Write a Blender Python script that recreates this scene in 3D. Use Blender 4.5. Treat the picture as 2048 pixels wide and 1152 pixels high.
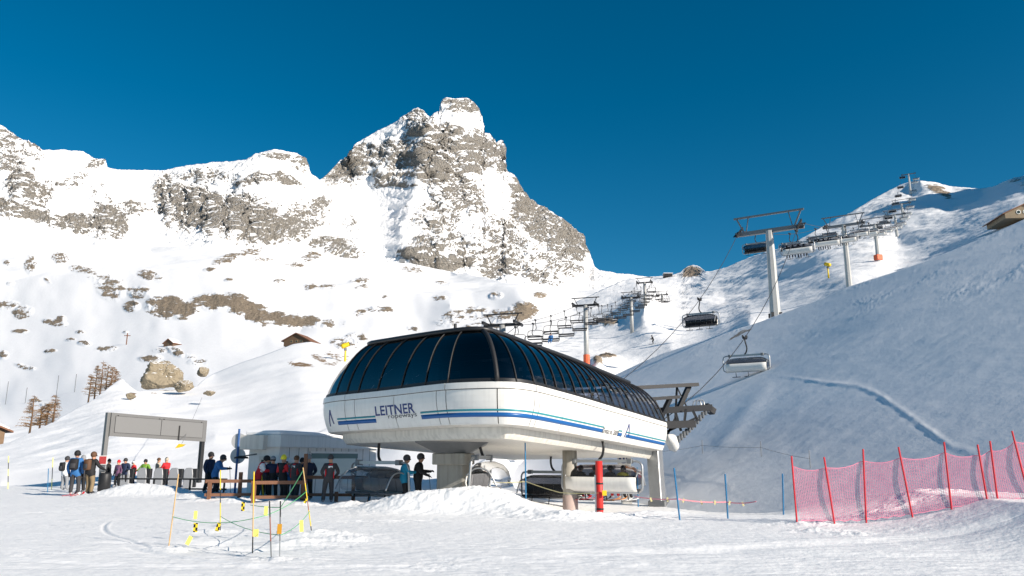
import bpy, bmesh, math, random
import numpy as np
from mathutils import Vector, Matrix
R = math.radians
random.seed(5); np.random.seed(5)
scene = bpy.context.scene
for o in list(bpy.data.objects): bpy.data.objects.remove(o)

# ---------------------------------------------------------------- camera
F, EYE = 1550.0, 1.75
PITCH = math.atan(339 / F)
cam_d = bpy.data.cameras.new('camera'); cam = bpy.data.objects.new('camera', cam_d)
scene.collection.objects.link(cam); scene.camera = cam
cam_d.sensor_width = 36; cam_d.lens = 36 * F / 2048
cam.location = (0, 0, EYE); cam.rotation_euler = (math.pi / 2 + PITCH, 0, 0)
cam_d.clip_start = 0.1; cam_d.clip_end = 30000
# ---------------------------------------------------------------- sky, sun, exposure
SUN_EL, SUN_AZ = R(23.4), R(34)          # azimuth: from +X turned towards -Y (behind the camera)
sdir = Vector((math.cos(SUN_EL) * math.cos(SUN_AZ), -math.cos(SUN_EL) * math.sin(SUN_AZ), math.sin(SUN_EL)))
world = bpy.data.worlds.new('World'); scene.world = world; world.use_nodes = True
wn = world.node_tree.nodes; wl = world.node_tree.links; wn.clear()
sky = wn.new('ShaderNodeTexSky'); sky.sky_type = 'NISHITA'; sky.sun_disc = False
sky.sun_elevation = SUN_EL; sky.sun_rotation = R(90) + SUN_AZ
sky.altitude = 2600; sky.air_density = 1.0; sky.dust_density = 2.2; sky.ozone_density = 2.5
hsv = wn.new('ShaderNodeHueSaturation'); hsv.inputs['Saturation'].default_value = 1.40; hsv.inputs['Hue'].default_value = 0.484
hsv.inputs['Value'].default_value = 1.0
wb = wn.new('ShaderNodeBackground'); wb.inputs['Strength'].default_value = 0.070
wo = wn.new('ShaderNodeOutputWorld')
wl.new(sky.outputs[0], hsv.inputs['Color']); wl.new(hsv.outputs[0], wb.inputs[0]); wl.new(wb.outputs[0], wo.inputs[0])
sun_d = bpy.data.lights.new('sun', 'SUN'); sun = bpy.data.objects.new('sun', sun_d); scene.collection.objects.link(sun)
sun_d.energy = 4.6; sun_d.angle = R(0.5); sun_d.color = (1.0, 0.90, 0.775)
sun.rotation_euler = sdir.to_track_quat('Z', 'Y').to_euler()
scene.view_settings.view_transform = 'Standard'; scene.view_settings.look = 'None'
scene.view_settings.exposure = 0.58; scene.view_settings.gamma = 1.0
scene.cycles.diffuse_bounces = 6; scene.cycles.max_bounces = 12; scene.cycles.transparent_max_bounces = 24
scene.render.resolution_x = 1024; scene.render.resolution_y = 576

# ---------------------------------------------------------------- pixel helpers (directions only; distances are given)
cP, sP = math.cos(PITCH), math.sin(PITCH)
def rays(px, py):
    px = np.asarray(px, float); py = np.asarray(py, float)
    u = (576 - py) / F
    return np.stack([(px - 1024) / F + 0 * u, cP - u * sP + 0 * px, sP + u * cP + 0 * px], -1)
def PP(px, py, d):
    r = rays(px, py); q = r * (np.asarray(d, float) / r[..., 1])[..., None]
    q[..., 2] += EYE
    return q
def P(px, py, d): return Vector(PP(px, py, d).tolist())
def G(px, py, z=0.0):
    r = rays(px, py); t = (z - EYE) / r[2]
    return Vector((r[0] * t, r[1] * t, z))
def XatY(px, Y): return (px - 1024) / (F / cP) * Y
def proj(q):
    z = q[2] - EYE
    f = q[1] * cP + z * sP; u = -q[1] * sP + z * cP
    return 1024 + F * q[0] / f, 576 - F * u / f

# ---------------------------------------------------------------- numpy noise
_perm = np.random.RandomState(11).permutation(4096).astype(np.int64)
_grad = np.random.RandomState(3).normal(size=(4096, 3)); _grad /= np.linalg.norm(_grad, axis=1)[:, None]
def gnoise(p):
    p = np.asarray(p, float); i = np.floor(p).astype(np.int64); f = p - i
    w = f * f * f * (f * (f * 6 - 15) + 10)
    out = np.zeros(p.shape[:-1])
    for dx in (0, 1):
        hx = _perm[(i[..., 0] + dx) & 4095]; wx = w[..., 0] if dx else 1 - w[..., 0]
        for dy in (0, 1):
            hy = _perm[(hx + i[..., 1] + dy) & 4095]; wy = w[..., 1] if dy else 1 - w[..., 1]
            for dz in (0, 1):
                h = _perm[(hy + i[..., 2] + dz) & 4095]; wz = w[..., 2] if dz else 1 - w[..., 2]
                g = _grad[h]
                out += wx * wy * wz * (g[..., 0] * (f[..., 0] - dx) + g[..., 1] * (f[..., 1] - dy) + g[..., 2] * (f[..., 2] - dz))
    return out * 1.6
def fbm(p, oct=5, lac=2.1, gain=0.5, ridged=False):
    p = np.asarray(p, float); s = 0; a = 1; n = 0
    for k in range(oct):
        v = gnoise(p + 17.3 * k)
        if ridged: v = 1 - 2 * np.abs(v)
        s = s + a * v; n += a; a *= gain; p = p * lac
    return s / n
def sstep(a, b, x):
    t = np.clip((x - a) / (b - a), 0, 1); return t * t * (3 - 2 * t)
def lerpline(pts, x):
    pts = np.array(pts, float); return np.interp(x, pts[:, 0], pts[:, 1])
def rbf(ctrl):
    c = np.array(ctrl, float); xy = c[:, :2] / 300.0; v = np.log(c[:, 2])
    n = len(c); A = np.zeros((n + 3, n + 3))
    A[:n, :n] = np.linalg.norm(xy[:, None] - xy[None], axis=-1)
    A[:n, n] = A[n, :n] = 1; A[:n, n + 1:] = xy; A[n + 1:, :n] = xy.T
    A[:n, :n] += np.eye(n) * 0.01
    s = np.linalg.solve(A, np.r_[v, 0, 0, 0])
    def f(px, py):
        q = np.stack([px, py], -1) / 300.0
        out = s[n] + q @ s[n + 1:]
        for k in range(n): out = out + s[k] * np.linalg.norm(q - xy[k], axis=-1)
        return np.exp(out)
    return f

# ---------------------------------------------------------------- materials
MATS = {}
def newmat(name):
    m = bpy.data.materials.new(name); m.use_nodes = True
    nt = m.node_tree; b = nt.nodes['Principled BSDF']
    MATS[name] = m
    return m, nt, b
def mat(name, col, rough=0.55, metal=0.0, var=0.12, scale=6.0, bump=0.0, spec=0.4):
    if name in MATS: return MATS[name]
    m, nt, b = newmat(name); L = nt.links
    tc = nt.nodes.new('ShaderNodeTexCoord'); nz = nt.nodes.new('ShaderNodeTexNoise')
    nz.inputs['Scale'].default_value = scale; nz.inputs['Detail'].default_value = 5; nz.inputs['Roughness'].default_value = 0.65
    L.new(tc.outputs['Object'], nz.inputs['Vector'])
    mx = nt.nodes.new('ShaderNodeMix'); mx.data_type = 'RGBA'
    c = np.array(col)
    mx.inputs[6].default_value = (*np.clip(c * (1 - var), 0, 1), 1); mx.inputs[7].default_value = (*np.clip(c * (1 + var), 0, 1), 1)
    L.new(nz.outputs[0], mx.inputs[0]); L.new(mx.outputs[2], b.inputs['Base Color'])
    b.inputs['Roughness'].default_value = rough; b.inputs['Metallic'].default_value = metal
    b.inputs['Specular IOR Level'].default_value = spec
    if bump:
        bp = nt.nodes.new('ShaderNodeBump'); bp.inputs['Strength'].default_value = bump; bp.inputs['Distance'].default_value = 0.02
        L.new(nz.outputs[0], bp.inputs['Height']); L.new(bp.outputs[0], b.inputs['Normal'])
    return m
def streaks(m, amt):
    nt = m.node_tree; L = nt.links; b = nt.nodes['Principled BSDF']; tc = nt.nodes['Texture Coordinate']
    mp = nt.nodes.new('ShaderNodeMapping'); mp.inputs['Scale'].default_value = (7, 7, .5); nz = nt.nodes.new('ShaderNodeTexNoise'); nz.inputs['Scale'].default_value = 1; nz.inputs['Detail'].default_value = 6
    L.new(tc.outputs['Object'], mp.inputs[0]); L.new(mp.outputs[0], nz.inputs['Vector'])
    mr = nt.nodes.new('ShaderNodeMapRange'); mr.inputs['From Min'].default_value = .45; mr.inputs['From Max'].default_value = .75; mr.inputs['To Min'].default_value = 1; mr.inputs['To Max'].default_value = 1 - amt; L.new(nz.outputs[0], mr.inputs['Value'])
    mx = nt.nodes.new('ShaderNodeMix'); mx.data_type = 'RGBA'; mx.blend_type = 'MULTIPLY'; mx.inputs[0].default_value = 1
    src = b.inputs['Base Color'].links[0].from_socket; L.new(src, mx.inputs[6]); L.new(mr.outputs[0], mx.inputs[7]); L.new(mx.outputs[2], b.inputs['Base Color'])
def glass(name, tint, refl=(1, 1, 1), rough=0.03, ior=1.6, body=None):
    m, nt, b = newmat(name); L = nt.links; nt.nodes.remove(b)
    out = [n for n in nt.nodes if n.type == 'OUTPUT_MATERIAL'][0]
    tr = nt.nodes.new('ShaderNodeBsdfTransparent'); tr.inputs[0].default_value = (*tint, 1)
    gl = nt.nodes.new('ShaderNodeBsdfGlossy'); gl.inputs['Roughness'].default_value = rough; gl.inputs[0].default_value = (*refl, 1)
    fr = nt.nodes.new('ShaderNodeFresnel'); fr.inputs[0].default_value = ior
    mx = nt.nodes.new('ShaderNodeMixShader')
    base = tr
    if body:
        df = nt.nodes.new('ShaderNodeBsdfDiffuse'); df.inputs[0].default_value = (*body[0], 1)
        m2 = nt.nodes.new('ShaderNodeMixShader'); m2.inputs[0].default_value = body[1]
        L.new(tr.outputs[0], m2.inputs[1]); L.new(df.outputs[0], m2.inputs[2]); base = m2
    L.new(fr.outputs[0], mx.inputs[0]); L.new(base.outputs[0], mx.inputs[1]); L.new(gl.outputs[0], mx.inputs[2])
    L.new(mx.outputs[0], out.inputs[0])
    return m
def terrain_mat(name, rock_a, rock_b, nscale, edge=0.12, bump=0.3, bdist=1.0, snow=(0.89, 0.895, 0.91), snowb=.12):
    m, nt, b = newmat(name); L = nt.links; N = nt.nodes.new
    at = N('ShaderNodeAttribute'); at.attribute_name = 'rock'
    tc = N('ShaderNodeTexCoord')
    nz = N('ShaderNodeTexNoise'); nz.inputs['Scale'].default_value = nscale; nz.inputs['Detail'].default_value = 9; nz.inputs['Roughness'].default_value = 0.68
    L.new(tc.outputs['Object'], nz.inputs['Vector'])
    ad = N('ShaderNodeMath'); ad.operation = 'ADD'
    sc = N('ShaderNodeMath'); sc.operation = 'MULTIPLY_ADD'; sc.inputs[1].default_value = 0.9; sc.inputs[2].default_value = -0.45
    L.new(nz.outputs[0], sc.inputs[0]); L.new(at.outputs['Fac'], ad.inputs[0]); L.new(sc.outputs[0], ad.inputs[1])
    mr = N('ShaderNodeMapRange'); mr.inputs['From Min'].default_value = 0.5 - edge; mr.inputs['From Max'].default_value = 0.5 + edge
    L.new(ad.outputs[0], mr.inputs['Value'])
    n2 = N('ShaderNodeTexNoise'); n2.inputs['Scale'].default_value = nscale * 2.7; n2.inputs['Detail'].default_value = 6; n2.inputs['Roughness'].default_value = 0.7
    mp = N('ShaderNodeMapping'); mp.inputs['Scale'].default_value = (1, 1, 2.2); mp.inputs['Rotation'].default_value = (0.2, 0.35, 0)
    L.new(tc.outputs['Object'], mp.inputs[0]); L.new(mp.outputs[0], n2.inputs['Vector'])
    rc = N('ShaderNodeValToRGB'); e = rc.color_ramp.elements
    e[0].position = 0.3; e[0].color = (*rock_a, 1); e[1].position = 0.68; e[1].color = (*rock_b, 1)
    L.new(n2.outputs[0], rc.inputs[0])
    mx = N('ShaderNodeMix'); mx.data_type = 'RGBA'; mx.inputs[6].default_value = (*snow, 1)
    L.new(mr.outputs[0], mx.inputs[0]); L.new(rc.outputs[0], mx.inputs[7]); L.new(mx.outputs[2], b.inputs['Base Color'])
    b.inputs['Roughness'].default_value = 0.75; b.inputs['Specular IOR Level'].default_value = 0.15
    bp = N('ShaderNodeBump'); bp.inputs['Strength'].default_value = bump; bp.inputs['Distance'].default_value = bdist
    hm = N('ShaderNodeMath'); hm.operation = 'MULTIPLY_ADD'; hm.inputs[2].default_value = 0.0
    hh = N('ShaderNodeMath'); hh.operation = 'MULTIPLY_ADD'; hh.inputs[1].default_value = 1 - snowb; hh.inputs[2].default_value = snowb
    vo = N('ShaderNodeTexVoronoi'); vo.distance = 'MANHATTAN'; vo.inputs['Scale'].default_value = nscale * 1.1; vo.inputs['Detail'].default_value = 4; vo.inputs['Roughness'].default_value = .7
    wp = N('ShaderNodeMapping'); wp.inputs['Scale'].default_value = (1.2, 1, .65); wp.inputs['Rotation'].default_value = (.1, .35, .2)
    L.new(tc.outputs['Object'], wp.inputs[0]); L.new(wp.outputs[0], vo.inputs['Vector'])
    va = N('ShaderNodeMath'); va.operation = 'MULTIPLY_ADD'; va.inputs[1].default_value = .9; L.new(vo.outputs['Distance'], va.inputs[0]); L.new(n2.outputs[0], va.inputs[2])
    vc = N('ShaderNodeMix'); vc.data_type = 'RGBA'; vc.blend_type = 'MULTIPLY'; vc.inputs[0].default_value = .55
    vg = N('ShaderNodeMapRange'); vg.inputs['To Min'].default_value = .55; vg.inputs['To Max'].default_value = 1.25; L.new(vo.outputs['Color'], vg.inputs['Value'])
    L.new(rc.outputs[0], vc.inputs[6]); L.new(vg.outputs[0], vc.inputs[7]); L.new(vc.outputs[2], mx.inputs[7])
    L.new(mr.outputs[0], hh.inputs[0]); L.new(hh.outputs[0], hm.inputs[0]); L.new(va.outputs[0], hm.inputs[1])
    L.new(hm.outputs[0], bp.inputs['Height']); L.new(bp.outputs[0], b.inputs['Normal'])
    return m

# ---------------------------------------------------------------- object helpers
COL = scene.collection
def wloc(o):
    v = Vector((0, 0, 0))
    while o is not None: v += o.location; o = o.parent
    return v
def props(o, label=None, cat=None, group=None, kind=None):
    if label: o['label'] = label
    if cat: o['category'] = cat
    if group: o['group'] = group
    if kind: o['kind'] = kind
    return o
def thing(name, label, cat, loc=(0, 0, 0), rotz=0, group=None):
    o = bpy.data.objects.new(name, None); COL.objects.link(o)
    o.location = loc; o.rotation_euler = (0, 0, rotz); o.empty_display_size = 0.2
    return props(o, label, cat, group)
def copytree(o, parent=None):
    c = o.copy(); COL.objects.link(c); c.parent = parent
    for ch in o.children: copytree(ch, c)
    return c
class MB:
    def __init__(s): s.v = []; s.f = []; s.mi = []; s.cur = 0
    def add(s, vs, fs):
        n = len(s.v); s.v += [tuple(q) for q in vs]; s.f += [tuple(i + n for i in f) for f in fs]; s.mi += [s.cur] * len(fs)
        return s
    def box(s, c, size, rz=0, M=None):
        x, y, z = size[0] / 2, size[1] / 2, size[2] / 2
        b = [Vector((i * x, j * y, k * z)) for k in (-1, 1) for j in (-1, 1) for i in (-1, 1)]
        m = M if M is not None else Matrix.Rotation(rz, 3, 'Z')
        return s.add([m @ q + Vector(c) for q in b], [(0, 2, 3, 1), (4, 5, 7, 6), (0, 1, 5, 4), (2, 6, 7, 3), (0, 4, 6, 2), (1, 3, 7, 5)])
    def beam(s, a, b, w, h, up=(0, 0, 1)):
        a = Vector(a); b = Vector(b); d = (b - a); L = d.length; d.normalize()
        x = d.cross(Vector(up))
        if x.length < 1e-4: x = d.cross(Vector((1, 0, 0)))
        x.normalize(); z = x.cross(d)
        M = Matrix((x, d, z)).transposed()
        return s.box((a + b) / 2, (w, L, h), M=M)
    def tube(s, pts, r, n=8, cap=True):
        pts = [Vector(p) for p in pts]; k = len(pts)
        rr = r if hasattr(r, '__len__') else [r] * k
        vs = []; ref = None
        for i, p in enumerate(pts):
            d = (pts[min(i + 1, k - 1)] - pts[max(i - 1, 0)]).normalized()
            if ref is None: ref = d.orthogonal().normalized()
            x = (ref - d * ref.dot(d))
            x = x.normalized() if x.length > 1e-5 else d.orthogonal().normalized()
            ref = x; y = d.cross(x)
            for j in range(n):
                t = 2 * math.pi * j / n; vs.append(p + (x * math.cos(t) + y * math.sin(t)) * rr[i])
        fs = [(i * n + j, i * n + (j + 1) % n, (i + 1) * n + (j + 1) % n, (i + 1) * n + j) for i in range(k - 1) for j in range(n)]
        if cap: fs += [tuple(range(n))[::-1], tuple((k - 1) * n + j for j in range(n))]
        return s.add(vs, fs)
    def prism(s, poly, a, b):
        """poly: list of 3D points, extruded from +a to +b (vectors)"""
        n = len(poly); a = Vector(a); b = Vector(b)
        vs = [Vector(p) + a for p in poly] + [Vector(p) + b for p in poly]
        return s.add(vs, [tuple(range(n))[::-1], tuple(range(n, 2 * n))] + [(i, (i + 1) % n, n + (i + 1) % n, n + i) for i in range(n)])
    def grid(s, rows, close=False):
        nr = len(rows); nc = len(rows[0]); vs = [p for r in rows for p in r]
        fs = [(i * nc + j, i * nc + (j + 1) % nc, (i + 1) * nc + (j + 1) % nc, (i + 1) * nc + j) for i in range(nr - 1) for j in range(nc if close else nc - 1)]
        return s.add(vs, fs)
    def sheet(s, rows, off):
        """thin curved sheet with thickness: off = list of rows of offset vectors"""
        nr = len(rows); nc = len(rows[0])
        A = [Vector(p) for r in rows for p in r]; B = [Vector(p) + Vector(q) for r, o in zip(rows, off) for p, q in zip(r, o)]
        n = nr * nc
        q = [(i * nc + j, i * nc + j + 1, (i + 1) * nc + j + 1, (i + 1) * nc + j) for i in range(nr - 1) for j in range(nc - 1)]
        fs = q + [tuple(n + k for k in f[::-1]) for f in q]
        ring = [j for j in range(nc)] + [i * nc + nc - 1 for i in range(1, nr)] + [(nr - 1) * nc + j for j in range(nc - 2, -1, -1)] + [i * nc for i in range(nr - 2, 0, -1)]
        m = len(ring)
        fs += [(ring[(k + 1) % m], ring[k], n + ring[k], n + ring[(k + 1) % m]) for k in range(m)]
        return s.add(A + B, fs)
    def build(s, name, m, parent=None, smooth=False, local=False, bevel=0):
        off = Vector((0, 0, 0)) if (parent is None or local) else wloc(parent)
        me = bpy.data.meshes.new(name)
        me.from_pydata([(q[0] - off.x, q[1] - off.y, q[2] - off.z) for q in s.v], [], s.f)
        for mm in (m if isinstance(m, (list, tuple)) else [m]): me.materials.append(mm)
        me.polygons.foreach_set('material_index', s.mi)
        if smooth: me.polygons.foreach_set('use_smooth', [True] * len(s.f))
        me.update()
        if bevel:
            bm = bmesh.new(); bm.from_mesh(me)
            bmesh.ops.bevel(bm, geom=list(bm.edges), offset=bevel, segments=1, affect='EDGES'); bm.to_mesh(me); bm.free()
        o = bpy.data.objects.new(name, me); COL.objects.link(o)
        if parent is not None: o.parent = parent
        return o
def shift(o, loc):
    """move a one-mesh thing's origin to its base"""
    loc = Vector(loc); o.data.transform(Matrix.Translation(-loc)); o.location = loc; return o
def fillet(pts, r, n=6):
    out = []
    pts = [Vector(p) for p in pts]
    for i, p in enumerate(pts):
        if i in (0, len(pts) - 1): out.append(p); continue
        a = (pts[i - 1] - p); b = (pts[i + 1] - p); q = min(r, a.length * .49, b.length * .49)
        a = p + a.normalized() * q; b = p + b.normalized() * q
        for k in range(n + 1):
            t = k / n; out.append(a * (1 - t) ** 2 + p * 2 * t * (1 - t) + b * t * t)
    return out
def mesh_np(name, V, faces, m, smooth=True, attrs=None):
    me = bpy.data.meshes.new(name); nv = len(V); nf = len(faces)
    me.vertices.add(nv); me.vertices.foreach_set('co', np.ascontiguousarray(V, np.float32).ravel())
    me.loops.add(nf * 4); me.loops.foreach_set('vertex_index', faces.astype(np.int32).ravel())
    me.polygons.add(nf); me.polygons.foreach_set('loop_start', np.arange(nf, dtype=np.int32) * 4)
    me.polygons.foreach_set('loop_total', np.full(nf, 4, np.int32))
    if smooth: me.polygons.foreach_set('use_smooth', np.ones(nf, bool))
    me.update(calc_edges=True); me.validate()
    for k, a in (attrs or {}).items():
        at = me.attributes.new(k, 'FLOAT', 'POINT'); at.data.foreach_set('value', np.ascontiguousarray(a, np.float32).ravel())
    me.materials.append(m)
    o = bpy.data.objects.new(name, me); COL.objects.link(o)
    return o
def grid_faces(nr, nc):
    i, j = np.meshgrid(np.arange(nr - 1), np.arange(nc - 1), indexing='ij'); a = (i * nc + j).ravel()
    return np.stack([a, a + 1, a + nc + 1, a + nc], -1)

# ================================================================ TERRAIN
def blobs(px, py, L):
    s = np.zeros_like(px)
    for b in L:
        cx, cy, rx, ry = b[:4]; a = R(b[4]) if len(b) > 4 else 0; w = b[5] if len(b) > 5 else 1.0
        dx = px - cx; dy = py - cy
        u = (dx * math.cos(a) + dy * math.sin(a)) / rx; v = (-dx * math.sin(a) + dy * math.cos(a)) / ry
        g = w * np.exp(-(u * u + v * v) ** 1.5 * 0.7)
        s = np.where(np.abs(g) > np.abs(s), g, s) if w > 0 else s + g
    return s
TERRAIN = {}
def normals(V):
    du = np.gradient(V, axis=1); dv = np.gradient(V, axis=0)
    n = np.cross(du, dv); n /= np.linalg.norm(n, axis=-1)[..., None] + 1e-9
    n[n[..., 2] < 0] *= -1 if False else 1
    s = np.sign((n * (np.array([0, 0, EYE]) - V)).sum(-1)); s[s == 0] = 1
    return n * s[..., None]
def layer(name, px0, px1, step, base, crest, nrows, ctrl, m, disp, rock, back=(40, 12), relief=None, label=None):
    px = np.arange(px0, px1 + step, step, dtype=float); t = np.linspace(0, 1, nrows)
    cr = lerpline(crest, px); ba = lerpline(base, px)
    PXg = np.repeat(px[None], nrows, 0); PYg = ba[None] + (cr - ba)[None] * t[:, None]
    D = ctrl(PXg, PYg) if callable(ctrl) else rbf(ctrl)(PXg, PYg)
    if relief is not None: D = relief(PXg, PYg, D)
    D = np.maximum.accumulate(D, axis=0) + np.arange(nrows)[:, None] * 1e-4 * D.mean() / nrows
    V = PP(PXg, PYg, D)
    n = normals(V)
    d, rk = disp(V, PXg, PYg, D)
    V2 = V + n * d[..., None]
    n2 = normals(V2)
    rk = rock(V2, PXg, PYg, n2, rk, D)
    bk = []
    for k in range(1, 5):
        q = V2[-1].copy(); q[:, 1] += back[0] * k; q[:, 0] += back[0] * k * V2[-1][:, 0] / V2[-1][:, 1]; q[:, 2] -= back[1] * k * k * .5
        bk.append(q)
    A = np.concatenate([V2, np.stack(bk)], 0)
    rk = np.concatenate([rk, np.repeat(rk[-1:], 4, 0)], 0)
    o = mesh_np(name, A.reshape(-1, 3), grid_faces(A.shape[0], A.shape[1]), m, attrs={'rock': rk})
    props(o, label, kind='structure')
    TERRAIN[name] = (px, t, PYg, V2)
    return o
def on(name, px, py):
    """point of a terrain layer seen at that pixel"""
    pxs, t, PYg, V = TERRAIN[name]
    j = int(np.clip(np.searchsorted(pxs, px), 1, len(pxs) - 1)); col = PYg[:, j]
    i = int(np.argmin(np.abs(col - py)))
    return Vector(V[i, j].tolist())

# ---- the high mountain and the ridge left of it
SKY = [(-400, 170), (-300, 180), (-150, 215), (0, 253), (19, 266), (34, 277), (62, 294), (84, 303), (131, 302), (166, 305), (187, 319), (202, 321), (212, 335), (234, 341),
       (312, 343), (328, 344), (359, 336), (391, 331), (428, 327), (494, 321), (512, 310), (550, 300), (591, 308), (609, 327), (617, 345), (638, 361), (652, 350), (680, 322),
       (700, 313), (708, 291), (732, 277), (756, 263), (791, 246), (808, 232), (820, 226), (826, 219), (837, 217), (848, 224), (855, 233), (860, 237), (868, 229), (880, 223), (881, 208), (886, 200), (893, 197), (905, 199),
       (920, 198), (935, 199), (945, 207), (956, 217), (961, 232), (963, 252), (965, 267), (978, 269), (984, 278), (990, 289), (1001, 281), (1004, 310), (1009, 330), (1013, 343), (1027, 350), (1039, 374), (1051, 395), (1065, 407), (1090, 420),
       (1131, 444), (1155, 468), (1175, 503), (1187, 534), (1200, 543), (1240, 549), (1300, 556), (1400, 570)]
MBASE = [(-400, 490), (0, 475), (200, 525), (420, 525), (640, 540), (820, 560), (1000, 590), (1300, 630), (1400, 640)]
mctrl = [(-300, 180, 3600), (0, 253, 3400), (130, 302, 3500), (230, 341, 3750), (330, 343, 3850), (430, 327, 3750), (550, 300, 3650), (617, 345, 3950), (645, 357, 4300), (710, 291, 4650),
         (832, 218, 4900), (905, 197, 5000), (1000, 281, 4950), (1050, 395, 4800), (1130, 444, 4650), (1187, 534, 4350), (1300, 556, 4200),
         (330, 420, 3350), (100, 400, 2950), (450, 430, 3150), (560, 400, 3300), (760, 440, 4000), (850, 380, 4350), (950, 400, 4350), (1050, 480, 4300), (1120, 520, 4200),
         (-300, 470, 2400), (0, 460, 2450), (200, 510, 2450), (420, 510, 2600), (560, 515, 2800), (700, 530, 3000), (820, 545, 3150), (950, 570, 3200), (1100, 590, 3200), (1300, 610, 3200)]
RIDGES = [  # polyline (px, py), metres towards the viewer, width left, width right
    ([(866, 236), (854, 285), (844, 345), (826, 400), (808, 450), (800, 490), (830, 520)], 330, 46, 100),
    ([(905, 215), (915, 300), (930, 360), (950, 440), (960, 520)], 110, 20, 60),
    ([(745, 270), (752, 320), (760, 360)], 90, 18, 40), ([(700, 300), (718, 340), (722, 362)], 60, 14, 30), ([(785, 250), (792, 290), (770, 350)], 70, 14, 40),
    ([(1001, 283), (1012, 340), (1030, 400), (1045, 470), (1060, 540)], 130, 26, 30),
    ([(1090, 425), (1100, 470), (1105, 520)], 70, 22, 25), ([(1140, 455), (1150, 500), (1150, 530)], 60, 16, 25),
    ([(880, 300), (872, 360), (880, 420)], 80, 12, 40), ([(980, 300), (985, 350), (1000, 420)], 60, 14, 30),
    ([(860, 430), (875, 480), (880, 530)], 90, 18, 40), ([(920, 440), (940, 490), (945, 545)], 80, 16, 40), ([(990, 460), (1010, 510), (1020, 560)], 80, 18, 40),
    ([(372, 338), (356, 400), (340, 460)], 70, 16, 26), ([(415, 330), (398, 390), (385, 465)], 45, 13, 24), ([(455, 335), (438, 400), (425, 480)], 50, 13, 24),
    ([(495, 335), (478, 400), (468, 485)], 45, 13, 24), ([(535, 340), (520, 400), (512, 490)], 45, 14, 26), ([(590, 320), (580, 380), (560, 440)], 60, 14, 30),
    ([(60, 300), (50, 360), (30, 430)], 70, 20, 40), ([(130, 330), (120, 390), (110, 450)], 60, 18, 40), ([(200, 340), (205, 400), (215, 470)], 70, 18, 40), ([(280, 350), (268, 410), (262, 450)], 40, 14, 30),
    ([(650, 380), (660, 430), (655, 500)], 50, 20, 40), ([(700, 400), (715, 450), (720, 510)], 40, 20, 40)]
def mrelief(px, py, D):
    for pts, A, wlft, wrgt in RIDGES:
        q = np.array(pts, float); xr = np.interp(py, q[:, 1], q[:, 0])
        dx = px - xr + 4 * np.sin(py * .13 + q[0, 0]) + 3 * np.sin(py * .31)
        prof = np.where(dx < 0, np.exp(-np.abs(dx / wlft) ** 1.25), np.exp(-np.abs(dx / wrgt) ** 1.25))
        tap = sstep(q[0, 1] - 8, q[0, 1] + 28, py) * (1 - sstep(q[-1, 1] - 15, q[-1, 1] + 45, py))
        D = D - A * prof * tap
    return D
def mdisp(V, px, py, D):
    ksky = np.clip((py - lerpline(SKY, px)) / 12, 0, 1)
    r1 = fbm(V / np.array([240, 300, 420]), 5, ridged=True)
    wv = V + 25 * np.stack([fbm(V / 120. + 3, 2), fbm(V / 120. + 30, 2), 0 * px], -1)
    dip = np.stack([wv[..., 0] * .94 + wv[..., 2] * .34, wv[..., 1], wv[..., 2] * .94 - wv[..., 0] * .34], -1)
    r2 = fbm(dip / np.array([60, 80, 95]) + 40, 6, gain=.66, ridged=True)
    led = fbm(dip / np.array([150, 150, 26]) + 70, 5, gain=.6, ridged=True)
    steep = np.clip(blobs(px, py, MROCK) + .2, 0, 1)
    d = (42 * r1 + 28 * r2 + 13 * led) * (.25 + .75 * steep) * (.15 + .85 * ksky) + 7 * r2 * (1 - ksky)
    return d, r2
MROCK = [(700, 335, 60, 34, -30, .8), (760, 300, 50, 30, -30, .55), (845, 250, 30, 26, 0, .75), (830, 238, 30, 14, -20, .7), (925, 212, 45, 22, 10, .75), (890, 290, 34, 50, 0, .7), (862, 335, 32, 48, 0, 1.0), (945, 310, 45, 50, 20, .62), (985, 300, 22, 40, 0, .6), (1000, 320, 16, 36, 0, .7),
         (800, 330, 40, 60, 30, .5), (920, 400, 60, 50, 0, .55), (1035, 400, 26, 60, -15, .85), (1075, 450, 40, 50, -30, .75), (1130, 485, 45, 50, 50, .9), (870, 450, 60, 40, 0, .6), (900, 510, 90, 40, 0, .62), (1000, 500, 70, 60, 30, .6), (1000, 545, 40, 25, 0, .85), (850, 505, 40, 20, 10, .9), (1070, 560, 50, 18, 20, .7), (1110, 540, 60, 20, 20, .6),
         (680, 510, 40, 22, 20, .75), (715, 470, 50, 25, 40, .5), (640, 500, 30, 12, 0, .6), (610, 440, 50, 30, 20, .5), (630, 420, 30, 20, 0, .55),
         (400, 430, 85, 40, 12, 1.0), (480, 450, 80, 45, 8, .95), (545, 470, 70, 30, 0, .8), (510, 370, 36, 10, -15, .6), (560, 365, 40, 9, 12, .55), (600, 320, 20, 20, 50, .55), (550, 315, 30, 8, 0, .45), (420, 360, 60, 16, 0, .42),
         (330, 395, 26, 40, 20, .7), (270, 430, 40, 14, 0, .55), (215, 455, 38, 34, 0, .95), (150, 465, 60, 16, 10, .85), (75, 450, 70, 12, 12, .9), (10, 430, 40, 18, 15, .85), (40, 380, 26, 50, -20, .62), (80, 400, 40, 30, 30, .5), (10, 290, 40, 30, 40, .55), (60, 310, 30, 14, 20, .5), (20, 340, 50, 30, 30, .5), (185, 335, 20, 12, 0, .6), (140, 370, 40, 16, -30, .45), (200, 400, 30, 20, 40, .4), (0, 250, 30, 20, 0, .6), (-150, 330, 120, 80, 0, .6),
         (770, 275, 30, 14, -30, -.4), (905, 245, 40, 9, 10, -.5), (1000, 380, 34, 40, 0, -.45), (760, 480, 40, 40, 0, -.5), (745, 420, 60, 30, 0, -.3)]
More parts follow.
